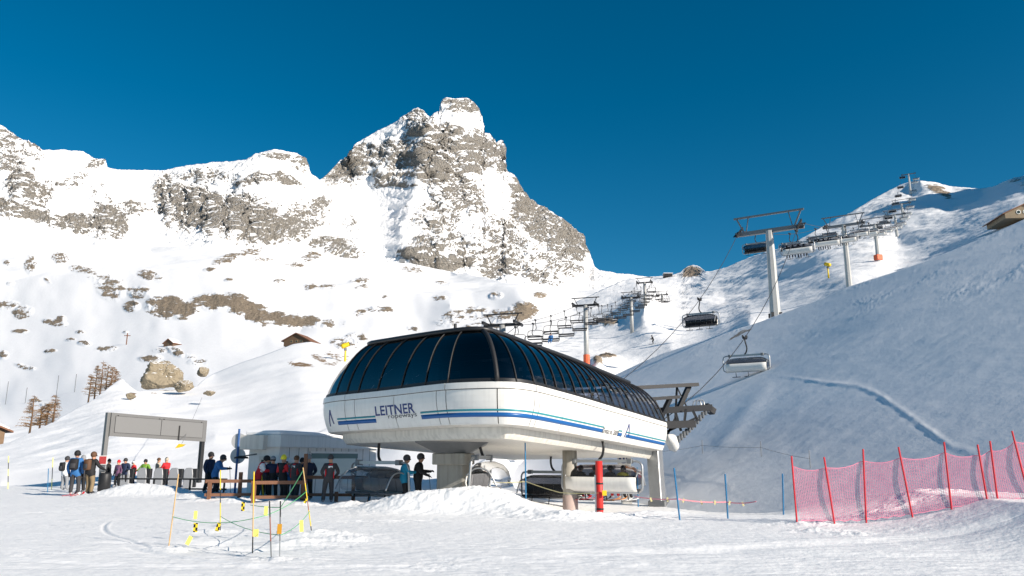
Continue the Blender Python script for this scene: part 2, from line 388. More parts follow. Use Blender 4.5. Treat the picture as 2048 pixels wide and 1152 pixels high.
def mrock(V, px, py, n, r2, D):
    b = blobs(px, py, MROCK)
    nz = .8 * fbm(np.stack([V[..., 0] * .94 + V[..., 2] * .34, V[..., 1], V[..., 2] * .94 - V[..., 0] * .34], -1) / np.array([70, 60, 20]) + 9, 6, gain=.72) + .55 * r2
    return np.clip(.04 + .37 * b + .70 * nz * (.15 + .85 * np.clip(b * 2, 0, 1)) + 1.35 * (.57 - n[..., 2]) * np.clip(.12 + b, 0, 1), 0, 1)
m_mtn = terrain_mat('mountain_rock_and_snow', (0.18, 0.172, 0.163), (0.50, 0.465, 0.415), 0.05, .07, .9, 13, snowb=.06)
layer('mountain', -300, 1340, 1.3, MBASE, SKY, 350, mctrl, m_mtn, mdisp, mrock, back=(150, 120), relief=mrelief)

# ---- the snowy bowl between the valley and the mountain
BROCK = [(12, 605, 26, 10), (45, 622, 22, 14), (62, 528, 14, 18), (120, 515, 20, 9, 10), (165, 538, 30, 11, 15), (222, 575, 34, 26, 20, .95), (200, 560, 34, 18, 20, .6), (276, 583, 26, 13), (262, 610, 18, 12), (300, 550, 26, 10, 10), (110, 645, 26, 7, 10), (122, 640, 10, 8),
         (335, 614, 42, 20, 8, 1.5), (366, 622, 30, 17, 0, 1.5), (434, 606, 48, 17, 0, 1.5), (480, 612, 36, 22, 25, 1.5), (510, 626, 36, 20, 20, 1.6), (556, 636, 40, 15, 8, 1.35), (605, 640, 40, 14, 6, 1.5), (653, 647, 18, 10, 0, 1), (695, 648, 26, 6, 0, .6),
         (455, 517, 36, 8, -15), (500, 506, 30, 8, -5), (625, 511, 26, 12, -25), (591, 529, 24, 6), (530, 520, 30, 5), (622, 572, 16, 9), (655, 573, 20, 7), (721, 562, 26, 6, -5), (727, 575, 18, 4, -10), (827, 538, 28, 9, 8), (762, 619, 30, 7), (721, 627, 16, 8), (900, 640, 40, 12, 0, .75), (915, 628, 38, 18, -10, .9), (950, 622, 36, 18, 0, .85), (1000, 632, 36, 18, 0, .9), (1046, 623, 28, 18, 0, 1.6), (827, 654, 14, 6), (991, 588, 16, 8), (878, 591, 16, 6), (880, 566, 14, 4), (1080, 590, 16, 6), (980, 650, 60, 10, 0, .8), (1200, 565, 30, 6, -10, .8), (1230, 570, 30, 6, 0, .7),
         (690, 690, 34, 16, 10, .9), (710, 680, 26, 14, 0, .9), (7, 708, 10, 9), (50, 731, 24, 5, 12), (168, 687, 14, 5), (211, 694, 24, 6, -8), (300, 716, 26, 8), (350, 703, 24, 9, 30), (395, 725, 24, 8, -10, .8), (380, 715, 20, 8, 20, .7), (20, 560, 8, 4), (15, 525, 8, 4), (95, 560, 10, 3, 40), (70, 800, 14, 3), (95, 808, 18, 4), (320, 700, 18, 6, 0, .8), (160, 665, 10, 3), (140, 680, 12, 3), (40, 660, 18, 4), (100, 700, 14, 3), (250, 660, 6, 2), (560, 560, 14, 4), (420, 540, 14, 4), (770, 590, 12, 4), (460, 560, 12, 3)]
def bdisp(V, px, py, D):
    b = np.clip(blobs(px, py, BROCK), 0, 1.2)
    s = np.clip(D / 900., .25, 1.6)[..., None]
    big = fbm(V / np.array([160, 240, 160]) / s, 4)
    r = fbm(V / (np.array([20, 24, 17]) * s), 5, gain=.6, ridged=True)
    s = s[..., 0]
    return (9 * big + sstep(.35, .95, b) * (-.3 + 3.2 * r) + .15 * fbm(V / 9., 3)) * s, r
def brock(V, px, py, n, r, D):
    b = blobs(px, py, BROCK); s = np.clip(D / 900., .25, 1.6)[..., None]
    nz = fbm(V / (np.array([13, 14, 5]) * s) + 5, 6, gain=.72)
    return np.clip(.66 * b + .95 * nz * (.10 + np.clip(b * 1.5, 0, 1)) + .35 * (.6 - n[..., 2]) * np.clip(b, 0, 1), 0, 1)
bctrl = [(0, 900, 160), (0, 870, 190), (0, 800, 330), (0, 700, 600), (0, 600, 1100), (0, 520, 1800), (0, 440, 2500), (-300, 920, 150), (-300, 700, 600), (-300, 440, 2500), (300, 790, 250), (300, 700, 450), (300, 645, 640), (300, 590, 900), (300, 540, 1500), (300, 500, 2300),
         (480, 640, 660), (480, 590, 900), (600, 690, 430), (600, 660, 640), (600, 620, 850), (600, 560, 1600), (600, 505, 2600), (900, 700, 500), (900, 650, 700), (900, 605, 1000), (900, 570, 1700), (900, 545, 2700), (1100, 680, 600), (1050, 645, 760), (1050, 605, 960), (1100, 590, 1700), (1150, 575, 2700), (1260, 558, 3100), (1300, 600, 1500)]
m_bowl = terrain_mat('bowl_snow_and_rock', (0.17, 0.135, 0.10), (0.46, 0.37, 0.27), 0.12, .05, .8, 4, snowb=.015)
layer('snowy_slope', -400, 1350, 1.8, [(-400, 940), (0, 905), (240, 800), (420, 790), (700, 750), (1000, 720), (1350, 650)],
      [(-400, 445), (0, 442), (200, 492), (420, 492), (640, 507), (820, 527), (1000, 562), (1180, 580), (1260, 562), (1350, 556)], 300, bctrl, m_bowl, bdisp, brock, back=(100, 40))

# ---- the near snow hill behind the lift station, with the chalet on top
NROCK = [(605, 728, 28, 5, 6, .9), (640, 716, 20, 7, 20, .7), (668, 712, 22, 9, 20, .7), (690, 716, 18, 10, 0, .5), (265, 790, 10, 5, -10, .9), (310, 785, 16, 4, 0, .5), (660, 725, 26, 6, 0, .6)]
def ndisp(V, px, py, D):
    cr = np.clip((py - lerpline(NCREST, px)) / 40, 0, 1)
    fade = sstep(50, 66, D)
    gul = fbm(V / np.array([14, 30, 20]), 4)
    rough = sstep(60, 330, px) * 0 + np.clip(1.2 - np.abs(px - 180) / 260, 0.15, 1)
    return ((.9 * fbm(V / np.array([22, 40, 30]), 4) * (.3 + .7 * cr) + .7 * gul * rough + .12 * fbm(V / 2.2, 4) * rough) * fade), gul
def nrock(V, px, py, n, r, D):
    b = blobs(px, py, NROCK); return np.clip(.8 * b + .55 * fbm(V / np.array([2.2, 3, 1.2]), 4) * (np.clip(b * 2, 0, 1)), 0, 1)
NCREST = [(-400, 945), (-100, 908), (0, 887), (20, 883), (60, 866), (110, 840), (180, 802), (232, 762), (245, 757), (258, 770), (275, 780), (340, 782), (395, 772), (412, 755), (430, 745), (480, 726), (540, 706), (585, 688), (620, 683), (650, 690), (690, 702), (760, 712), (880, 720), (940, 770), (980, 860), (1010, 940), (1040, 995)]
nctrl = [(-400, 945, 70), (0, 887, 82), (110, 840, 100), (240, 757, 150), (240, 850, 84), (330, 780, 150), (330, 850, 88), (430, 745, 195), (430, 870, 80), (600, 684, 245), (600, 760, 150), (600, 870, 78), (800, 712, 240), (800, 870, 72), (1000, 725, 210), (1000, 870, 62), (1350, 790, 100), (1350, 870, 52),
         (-400, 968, 50), (0, 966, 51), (300, 966, 51), (600, 966, 51), (1000, 966, 51), (1350, 966, 50), (0, 1000, 46), (600, 1000, 46), (1350, 1000, 46)]
m_hill = terrain_mat('piste_snow_and_earth', (0.10, 0.06, 0.03), (0.30, 0.2, 0.11), 1.1, .10, .25, .25)
layer('snow_hill', -400, 1040, 2.0, [(-400, 1000), (1350, 1000)], NCREST, 170, nctrl, m_hill, ndisp, nrock, back=(14, 5))

# ---- the far slope that carries both chairlifts
FCREST = [(840, 880), (880, 800), (905, 760), (930, 738), (970, 712), (1000, 690), (1030, 664), (1060, 642), (1100, 622), (1150, 605), (1200, 581), (1250, 560), (1300, 553), (1340, 551), (1362, 545), (1374, 535), (1386, 530), (1398, 533), (1412, 545), (1450, 536), (1500, 515), (1580, 490), (1650, 450), (1700, 425), (1750, 395), (1800, 370), (1820, 364), (1840, 361), (1870, 365), (1900, 373), (1960, 378), (1990, 372), (2010, 364), (2048, 352), (2150, 270), (2350, 80), (2600, -60), (3000, -200), (3600, -330)]
fctrl = [(1172, 735, 118), (1262, 663, 165), (1289, 610, 190), (1323, 610, 240), (1000, 730, 100), (930, 745, 110), (1060, 650, 210), (1150, 608, 330), (1250, 562, 450), (1300, 554, 500), (1386, 531, 560), (1412, 546, 440), (1450, 600, 250), (1440, 636, 165), (1340, 690, 132), (1300, 740, 118), (1500, 650, 118), (1500, 630, 145), (1500, 600, 215), (1500, 515, 420),
         (1650, 450, 420), (1650, 520, 240), (1700, 573, 146), (1757, 518, 206), (1796, 480, 285), (1807, 440, 334), (1825, 387, 430), (1840, 361, 440), (1900, 373, 430), (1900, 410, 360), (1960, 378, 400), (1960, 430, 250), (1960, 500, 140), (2048, 352, 360), (2048, 450, 150), (2150, 270, 340), (2350, 80, 320), (2350, 400, 170), (2600, -60, 300), (2600, 400, 150), (3000, -200, 250), (3000, 400, 130), (3600, -330, 200), (3600, 400, 110), (1172, 800, 84), (950, 780, 86), (880, 870, 76), (1000, 860, 80), (1172, 880, 88), (1300, 860, 95), (900, 960, 64), (1172, 960, 80), (1700, 640, 115), (2048, 540, 100)]
FROCK = [(1386, 545, 22, 12, 0, 1.0), (1372, 552, 18, 6, 0, .8), (1215, 652, 22, 7, -8, 1.0), (1190, 658, 20, 5, 0, .7), (1195, 728, 10, 10, 0, 1.1), (1215, 716, 20, 4, -6, .9), (1875, 382, 26, 10, 20, .95), (1890, 392, 20, 6, 20, .8), (1862, 385, 14, 5, 0, .5), (1910, 397, 10, 3, 0, .6), (1930, 380, 12, 3, 0, .5), (1205, 568, 24, 4, -10, .9), (1230, 560, 20, 3, 0, .7), (2030, 362, 26, 6, -15, .6), (2060, 370, 26, 8, -15, .6), (1345, 553, 14, 3, 0, .6)]
def fdisp(V, px, py, D):
    s = np.clip(D / 200., .5, 2.2)
    cr = np.clip((py - lerpline(FCREST, px)) / 30, 0.1, 1)
    gul = fbm(V / np.array([30, 60, 40]), 4)
    b = np.clip(blobs(px, py, FROCK), 0, 1)
    return (2.6 * gul * cr * s * .8 + .25 * fbm(V / 4., 4) * s + b * 1.1 * (fbm(V / np.array([6, 8, 5]), 4, ridged=True) + .4)), gul
def frock(V, px, py, n, r, D):
    b = blobs(px, py, FROCK); return np.clip(.8 * b + .5 * fbm(V / np.array([4, 5, 2.5]), 4) * np.clip(b * 2, 0, 1), 0, 1)
m_far = terrain_mat('slope_snow_and_earth', (0.13, 0.1, 0.07), (0.36, 0.29, 0.22), 0.4, .10, .35, .8)
layer('lift_slope', 840, 3600, 2.8, [(840, 960), (1000, 960), (1172, 960), (1300, 900), (1500, 700), (1700, 650), (2048, 550), (3600, 520)], FCREST, 230, fctrl, m_far, fdisp, frock, back=(40, 14))

# ---- the near shaded spur on the right
SCREST = [(900, 1000), (930, 950), (960, 908), (1000, 872), (1060, 838), (1120, 806), (1150, 790), (1200, 762), (1260, 735), (1330, 706), (1400, 684), (1480, 656), (1549, 632), (1640, 598), (1700, 573), (1790, 546), (1860, 522), (1960, 480), (2048, 440), (2200, 380), (2500, 300)]
def spur_depth(px, py):
    k = rays(px, py); k = k / k[..., 1:2]
    return np.clip(12.36 / np.maximum(.5 * k[..., 0] + .158 - k[..., 2], .02), 8, 118)      # the plane z = .5(x-9.84)+.158(y-36)
TRK = np.array([(1540, 748), (1600, 756), (1660, 764), (1710, 768), (1750, 783), (1790, 810), (1830, 838), (1870, 868), (1905, 893), (1950, 905)], float)
def sdisp(V, px, py, D):
    base = .30 * fbm(V / np.array([16, 24, 16]), 2) + .012 * fbm(V / np.array([1.2, 2.6, 1.2]), 4) + .03 * fbm(V / np.array([5, 1.6, 3.]), 4)
    top = sstep(760, 640, py + .18 * (px - 1500))
    wind = fbm(V / np.array([2.2, 1.0, 1.2]) + 3, 5, gain=.6, ridged=True)
    ty = np.interp(px, TRK[:, 0], TRK[:, 1]); inside = sstep(1540, 1600, px) * (1 - sstep(1930, 1960, px))
    w = 3 + 5 * sstep(1600, 1850, px)
    q = (py - ty) / w
    track = inside * (np.exp(-q ** 2 * 1.2) * .022 - np.exp(-(q - 1.6) ** 2 * 1.2) * .004) * (.6 + .8 * sstep(-.3, .3, fbm(V / 1.5, 3)))
    l = np.abs((px - 1548) + (py - 752) * .78) / 22  # old slide track going down left
    slide = np.exp(-l * l) * sstep(745, 790, py) * (1 - sstep(880, 905, py)) * .05
    return (base + .07 * top * wind * sstep(-.1, .5, fbm(V / 6. + 4, 3)) + .006 * wind + track + slide) * np.clip((D - 18) / 12, .12, 1), wind
def srock(V, px, py, n, r, D): return np.clip(blobs(px, py, [(1478, 668, 26, 5, -30, .62), (1495, 660, 12, 3, -20, .6)]) + .35 * fbm(V / .8, 3) * (px < 1520) * (py < 700), 0, .62)
m_spur = terrain_mat('wind_blown_snow', (0.2, 0.15, 0.11), (0.35, 0.28, 0.22), 2.0, .08, .25, .08)
layer('snow_spur', 900, 2500, 2.0, [(900, 1010), (1120, 1030), (1250, 1042), (1330, 1060), (1450, 1075), (1600, 1085), (2048, 1110), (2500, 1130)], SCREST, 280, spur_depth, m_spur, sdisp, srock, back=(16, 5))

# ---- the foreground
MOUNDS = [  # px, py of the crest on flat ground, radius x, radius y (m), height, roughness
    (235, 992, 1.3, .9, .42, 1), (275, 991, 1.3, 1.0, .55, 1), (315, 992, 1.3, 1.0, .5, 1), (352, 993, 1.2, .9, .45, 1), (392, 996, 1.1, .8, .36, 1), (430, 1002, 1, .6, .16, 1), (480, 1006, .9, .5, .22, 1), (530, 1004, .9, .5, .2, 1), (575, 1008, .8, .5, .22, 1), (625, 1010, .8, .5, .18, 1), (700, 1016, .8, .5, .3, 1),
    (750, 1020, .9, .7, .36, 1), (800, 1022, 1.0, .9, .62, 1), (850, 1023, 1.0, .9, .66, 1), (900, 1024, 1.0, .9, .6, 1), (945, 1024, 1.0, .9, .66, 1), (990, 1025, 1.0, 1.0, .72, 1), (1035, 1027, 1.0, 1.0, .6, 1), (1085, 1032, 1.0, .9, .38, 1), (1130, 1038, .8, .6, .18, 1), (1180, 1036, 1.0, .5, .14, 1), (1250, 1034, 1.0, .5, .12, 1), (1310, 1026, 1.2, .6, .2, .5),
    (1620, 1048, .9, .5, .1, 1), (1700, 1045, 1, .5, .12, 1), (1790, 1040, 1, .5, .12, 1), (1880, 1034, 1.1, .5, .14, 1), (1980, 1024, 1.2, .6, .16, 1), (1640, 1062, .6, .35, .07, 1), (1700, 1068, .5, .3, .06, 1),
    (440, 1085, .7, .3, -.10, .3), (520, 1095, .8, .3, -.10, .3), (600, 1085, .6, .4, .10, .8), (640, 1070, .9, .5, .13, .9), (690, 1080, .6, .4, .10, .9), (340, 1100, .4, .25, .08, .8), (420, 1065, .8, .3, .10, .6), (565, 1118, .5, .2, .05, .8), (260, 1085, .5, .25, -.05, .3)]
def ground_z(X, Y):
    X = np.asarray(X, float); Y = np.asarray(Y, float)
    p3 = np.stack([X, Y, 0 * X], -1)
    z = .05 * fbm(p3 / 4.5, 3)
    z = z - .62 * sstep(24, 33, Y) * sstep(-1.5, 3.0, X) * (1 - sstep(60, 90, Y))
    z = z + .045 * np.clip(X - 8.2, 0, 4) ** 2 * sstep(10, 16, Y)
    rg = np.zeros_like(z) + .12 + .25 * sstep(.1, .5, fbm(p3 / 2.7 + 8, 3))
    for px, py, rx, ry, h, ro in MOUNDS:
        c = G(px, py); q = ((X - c.x) / rx) ** 2 + ((Y - c.y) / ry) ** 2
        g = np.exp(-q); z = z + h * g * (.55 if h > .3 else .8); rg = np.maximum(rg, ro * np.exp(-q * .45))
    cl = fbm(p3 / np.array([.42, .2, 1]) + 3, 4, gain=.62)
    z = z + rg * (.11 * cl) + .022 * fbm(p3 / np.array([.6, .22, 1]), 4, gain=.6)
    for (a, b, w, dp) in [((215, 1045), (272, 1098), .05, .02), ((0, 1120), (900, 1140), .12, .02), ((250, 1095), (560, 1135), .08, .02), ((700, 1100), (1500, 1150), .25, .03), ((1100, 1110), (2048, 1075), .35, .04), ((1300, 1095), (2048, 1120), .3, .03)]:
        A = G(*a); B = G(*b); d = B - A; L = d.length; d /= L
        s = (X - A.x) * d.x + (Y - A.y) * d.y; o = -(X - A.x) * d.y + (Y - A.y) * d.x + .25 * np.sin(s * .6)
        z = z - dp * np.exp(-(o / w) ** 2) * sstep(-.5, .5, s) * sstep(L + .5, L - .5, s) + dp * .5 * np.exp(-((o - 2 * w) / w) ** 2) * sstep(-.5, .5, s) * sstep(L + .5, L - .5, s)
    far = sstep(62, 95, Y)
    return z * (1 - far) - far * 1.0 - 30 * sstep(300, 3000, Y)
def gz(X, Y): return float(ground_z(np.array([X]), np.array([Y]))[0])
pxs = np.concatenate([np.linspace(-2600, -160, 90), np.arange(-150, 2200, 1.9), np.linspace(2230, 5200, 90)])
pys = np.concatenate([np.linspace(2600, 1310, 40), np.arange(1300, 1160, -2.5), np.arange(1158, 1045, -.85), np.arange(1044.6, 984, -.33), np.arange(983.6, 956, -.6)])
rr_ = rays(0 * pys + 1024, pys); dd = -EYE / rr_[:, 2] * rr_[:, 1]
dd = np.concatenate([dd, np.linspace(dd[-1] * 1.02, 90, 20), np.geomspace(95, 12000, 24)])
Xg = ((pxs - 1024) / (F / cP))[None] * dd[:, None]; Yg = np.repeat(dd[:, None], len(pxs), 1)
Zg = ground_z(Xg, Yg)
def snow_mat():
    m, nt, b = newmat('trodden_snow'); L = nt.links; N = nt.nodes.new
    tc = N('ShaderNodeTexCoord')
    n1 = N('ShaderNodeTexNoise'); n1.inputs['Scale'].default_value = 3.2; n1.inputs['Detail'].default_value = 10; n1.inputs['Roughness'].default_value = .72
    n2 = N('ShaderNodeTexNoise'); n2.inputs['Scale'].default_value = .35; n2.inputs['Detail'].default_value = 4
    mp = N('ShaderNodeMapping'); mp.inputs['Scale'].default_value = (.35, 1.6, 1); mp.inputs['Rotation'].default_value = (0, 0, .12)
    L.new(tc.outputs['Object'], n1.inputs['Vector']); L.new(tc.outputs['Object'], n2.inputs['Vector']); L.new(tc.outputs['Object'], mp.inputs[0])
    n3 = N('ShaderNodeTexNoise'); n3.inputs['Scale'].default_value = 5; n3.inputs['Detail'].default_value = 6; n3.inputs['Roughness'].default_value = .7
    L.new(mp.outputs[0], n3.inputs['Vector'])
    wv = N('ShaderNodeTexWave'); wv.inputs['Scale'].default_value = 5.5; wv.inputs['Distortion'].default_value = 1.2; wv.inputs['Detail'].default_value = 2
    wm = N('ShaderNodeMapping'); wm.inputs['Rotation'].default_value = (0, 0, R(72)); L.new(tc.outputs['Object'], wm.inputs[0]); L.new(wm.outputs[0], wv.inputs['Vector'])
    r2 = N('ShaderNodeMapRange'); r2.inputs['From Min'].default_value = .55; r2.inputs['From Max'].default_value = .68; L.new(n2.outputs[0], r2.inputs['Value'])
    wmul = N('ShaderNodeMath'); wmul.operation = 'MULTIPLY'; L.new(r2.outputs[0], wmul.inputs[0]); L.new(wv.outputs[0], wmul.inputs[1])
    s1 = N('ShaderNodeMath'); s1.operation = 'MULTIPLY_ADD'; s1.inputs[1].default_value = .5; L.new(wmul.outputs[0], s1.inputs[0]); L.new(n1.outputs[0], s1.inputs[2])
    s2 = N('ShaderNodeMath'); s2.operation = 'ADD'; L.new(s1.outputs[0], s2.inputs[0]); L.new(n3.outputs[0], s2.inputs[1])
    for rz_, sc_ in ((.55, 3.2), (-.4, 2.6), (1.25, 2.2)):
        tm = N('ShaderNodeMapping'); tm.inputs['Rotation'].default_value = (0, 0, rz_); tm.inputs['Scale'].default_value = (.05, 1.5, 1)
        tn = N('ShaderNodeTexNoise'); tn.inputs['Scale'].default_value = sc_; tn.inputs['Detail'].default_value = 3; tn.inputs['Distortion'].default_value = .25
        L.new(tc.outputs['Object'], tm.inputs[0]); L.new(tm.outputs[0], tn.inputs['Vector'])
        tr_ = N('ShaderNodeMapRange'); tr_.inputs['From Min'].default_value = .60; tr_.inputs['From Max'].default_value = .66; tr_.inputs['To Max'].default_value = -.4; L.new(tn.outputs[0], tr_.inputs['Value'])
        ta = N('ShaderNodeMath'); ta.operation = 'ADD'; L.new(s2.outputs[0], ta.inputs[0]); L.new(tr_.outputs[0], ta.inputs[1]); s2 = ta
    bp = N('ShaderNodeBump'); bp.inputs['Strength'].default_value = .40; bp.inputs['Distance'].default_value = .04
    L.new(s2.outputs[0], bp.inputs['Height']); L.new(bp.outputs[0], b.inputs['Normal'])
    mx = N('ShaderNodeMix'); mx.data_type = 'RGBA'; mx.inputs[6].default_value = (.86, .865, .875, 1); mx.inputs[7].default_value = (.92, .92, .92, 1)
    L.new(n1.outputs[0], mx.inputs[0]); L.new(mx.outputs[2], b.inputs['Base Color'])
    b.inputs['Roughness'].default_value = .6; b.inputs['Specular IOR Level'].default_value = .25
    return m
m_snow = snow_mat()
g_o = mesh_np('snow_ground', np.stack([Xg, Yg, Zg], -1).reshape(-1, 3), grid_faces(len(dd), len(pxs)), m_snow)
props(g_o, kind='structure')

# ================================================================ MATERIALS FOR THINGS
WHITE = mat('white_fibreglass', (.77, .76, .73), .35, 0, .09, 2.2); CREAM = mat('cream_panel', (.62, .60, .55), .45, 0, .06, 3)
BLUE = mat('stripe_blue', (.01, .10, .32), .35, 0, .06); TEAL = mat('stripe_teal', (.02, .25, .30), .35, 0, .06); NAVY = mat('lettering_navy', (.012, .035, .17), .4, 0, .05)
INK = mat('lettering_grey', (.04, .04, .05), .5); GAP = mat('joint_dark', (.03, .03, .032), .7); DARK = mat('dark_steel', (.028, .029, .032), .5, .4, .2)
STEEL = mat('galvanised_steel', (.42, .43, .44), .42, .75, .15, 5); GREY = mat('grey_steel', (.20, .21, .22), .5, .5, .15); TOWER = mat('tower_steel', (.46, .46, .45), .5, .35, .12, 3)
CONC = mat('concrete', (.36, .34, .30), .85, 0, .18, 2.5, .3); BLACK = mat('black_rubber', (.012, .012, .013), .6); ROOFM = mat('roof_dark', (.035, .036, .04), .4, .3)
WOOD = mat('brown_wood', (.20, .095, .055), .7, 0, .3, 12, .2); WOODL = mat('pale_wood', (.36, .24, .13), .75, 0, .25, 10, .2); REDP = mat('red_pad', (.62, .03, .025), .5, 0, .1); REDPOLE = mat('red_plastic', (.60, .02, .035), .4, 0, .1)
BLUEPOLE = mat('blue_plastic', (.02, .16, .34), .4); YEL = mat('yellow_plastic', (.75, .52, .02), .5, 0, .1); PALEY = mat('pale_yellow', (.85, .78, .18), .6); ROPEM = mat('steel_rope', (.06, .06, .065), .5, .5)
GRNROPE = mat('green_cord', (.08, .42, .16), .7); PINKROPE = mat('pink_cord', (.75, .28, .33), .7); NETM = mat('red_netting', (.84, .28, .40), .7, 0, .08); BEIGEROPE = mat('yellow_cord', (.62, .55, .28), .7)
GLASS = glass('tinted_glass', (.10, .13, .20), (1, 1, 1), .02, 1.7); SMOKE = glass('smoked_bubble', (.46, .47, .50), (1, 1, 1), .08, 1.28, ((.05, .055, .065), .22))
PANE = glass('window_glass', (.10, .14, .14), (.35, .42, .42), .08, 1.45, ((.05, .075, .072), .85))
SEATM = mat('seat_cushion', (.03, .031, .036), .8, 0, .15); STONE = mat('rubble_stone', (.25, .2, .14), .9, 0, .35, 3, .5); ROOFSNOW = mat('roof_snow', (.84, .85, .87), .7, 0, .03)
BOULDERM = mat('boulder_stone', (.25, .21, .15), .9, 0, .6, .9, .6); BARK = mat('larch_bark', (.17, .10, .055), .9, 0, .3, 3); TWIG = mat('larch_twig', (.26, .16, .085), .9, 0, .25, 2)
HUTW = mat('hut_panel', (.72, .72, .70), .5, 0, .05); SIGNGREY = mat('sign_back_grey', (.16, .16, .16), .45, .1, .05)
SPANEL = mat('turnstile_panel', (.30, .31, .33), .4, .2, .1); ROSE = mat('orange_pad', (.70, .13, .05), .6)

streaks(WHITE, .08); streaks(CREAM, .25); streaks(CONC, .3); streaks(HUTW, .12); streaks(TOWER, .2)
RIBM = mat('rib_black', (.018, .018, .02), .55, 0, .1)
CLEAR = glass('clear_bubble', (.80, .82, .84), (1, 1, 1), .06, 1.3, ((.3, .31, .33), .12)); SEATG = mat('seat_grey', (.16, .16, .17), .7, 0, .15)
# ================================================================ LIFT STATION
th = R(28); AX = Vector((math.sin(th), math.cos(th), 0)); RT = Vector((math.cos(th), -math.sin(th), 0)); SO = Vector((-.561, 25.643, 0)); TILT = .045
def S(u, v, w): return SO + AX * u + RT * v + Vector((0, 0, w - TILT * u))
def catmull(pts, n):
    p = [Vector(q) for q in pts]; out = []
    for i in range(len(p) - 1):
        a = p[max(i - 1, 0)]; b = p[i]; c = p[i + 1]; d = p[min(i + 2, len(p) - 1)]
        for k in range(n):
            t = k / n; out.append(.5 * ((2 * b) + (c - a) * t + (2 * a - 5 * b + 4 * c - d) * t * t + (3 * b - a - 3 * c + d) * t ** 3))
    out.append(p[-1]); return out
RIM = catmull([(19, -9.6), (12, -9.9), (6, -9.95), (3.6, -9.8), (2.3, -9.3), (1.65, -8.3), (1.32, -7.2), (.75, -4.9), (.05, -2.6), (-.15, -1.5), (-.05, -.3), (.3, .5), (1.2, .86), (3.1, .93), (5.4, .95), (8.1, .90), (11.6, .86), (16.3, .78)], 14)
def arc(line):
    s = [0]
    for a, b in zip(line, line[1:]): s.append(s[-1] + (b - a).length)
    return np.array(s)
RS = arc(RIM); RU = np.array([q.x for q in RIM]); RV = np.array([q.y for q in RIM])
def rim(s):
    u = np.interp(s, RS, RU); v = np.interp(s, RS, RV); e = .12
    du = np.interp(s + e, RS, RU) - np.interp(s - e, RS, RU); dv = np.interp(s + e, RS, RV) - np.interp(s - e, RS, RV)
    L = math.hypot(du, dv); return u, v, -dv / L * -1 * -1, du / L * 1      # outward normal (u, v)
# make sure the normal points out
_u, _v, _nu, _nv = rim(RS[-1] * .9)
NS = 1 if _nv > 0 else -1
WT, WB = 4.2, 2.83
def fpt(s, w, off=0.0):
    u, v, nu, nv = rim(s); t = (WT - w) / (WT - WB)
    o = off + .06 * math.sin(math.pi * min(max(t, 0), 1)) - .24 * max(t, 0) ** 2
    return S(u + NS * nu * o, v + NS * nv * o, w)
def s_at(px):
    ss = np.linspace(RS[-1] * .33, RS[-1], 900); xs = [proj(fpt(q, 3.6))[0] for q in ss]
    i0 = int(np.argmin(xs)); return float(ss[i0 + int(np.argmin(np.abs(np.array(xs[i0:]) - px)))])
st = thing('lift_station', 'white chairlift terminal with dark curved glazed roof on concrete pillars', 'lift station', (SO + AX * 4 + RT * -4).to_tuple())
def strip(s0, s1, w0, w1, off, th_, ns=6, nw=5):
    mb = MB(); sl = np.linspace(s0, s1, max(2, int((s1 - s0) / .12) + 2)); wl_ = np.linspace(w0, w1, nw)
    rows = [[fpt(q, w, off) for q in sl] for w in wl_]; inner = [[fpt(q, w, off - th_) - fpt(q, w, off) for q in sl] for w in wl_]
    return mb.sheet(rows, inner)
JP = [690, 709, 788, 872, 892, 994, 1069, 1080, 1128, 1172, 1212, 1247, 1279, 1308]
J = [RS[-1] * .06, RS[-1] * .13, RS[-1] * .20, RS[-1] * .26, RS[-1] * .31] + [s_at(x) for x in JP] + [RS[-1]]
J = sorted(J); g = .02
strip(J[0], J[-1], WT - .01, WB + .02, -.035, .05, nw=8).build('fascia_backing', GAP, st, True)
for a, b in zip(J, J[1:]): strip(a + g, b - g, WT - .235, WB, 0, .03, nw=7).build('fascia_panel', WHITE, st)
caps = [J[0], J[2], s_at(690), s_at(890), s_at(1072), s_at(1213), RS[-1]]
for a, b in zip(caps, caps[1:]): strip(a + g, b - g, WT, WT - .21, .03, .06, nw=3).build('rim_cap', WHITE, st)
sL, sR = s_at(667), s_at(747)
for a, b in [(s_at(672), s_at(748)), (s_at(838), s_at(1211)), (s_at(1256), RS[-1] - .05)]:
    strip(a, b, 3.315, 3.255, .006, .004, nw=2).build('teal_stripe', TEAL, st, True)
    strip(a, b, 3.205, 3.065, .006, .004, nw=2).build('blue_stripe', BLUE, st, True)
strip(s_at(1240), s_at(1248), 3.205, 3.065, .006, .004, nw=2).build('blue_stripe', BLUE, st, True)
strip(s_at(1240), s_at(1247), 3.315, 3.255, .006, .004, nw=2).build('teal_stripe', TEAL, st, True)
def peak(px, h, wdt, m):
    s0 = s_at(px); mb = MB()
    for (x0, z0, x1, z1) in ((-wdt, 0, 0, h), (0, h, wdt * .8, .12 * h)):
        n = 6; rows = []
        for dx in (-.05, .05): rows.append([fpt(s0 + x0 + (x1 - x0) * k / n + dx, 3.05 + z0 + (z1 - z0) * k / n, .008) for k in range(n + 1)])
        off = [[fpt(s0, 3.2, -.004) - fpt(s0, 3.2, 0)] * (n + 1)] * 2
        mb.sheet(rows, off)
    return mb.build('peak_emblem', m, st)
peak(660, .62, .22, NAVY); peak(1258, .62, .30, NAVY)
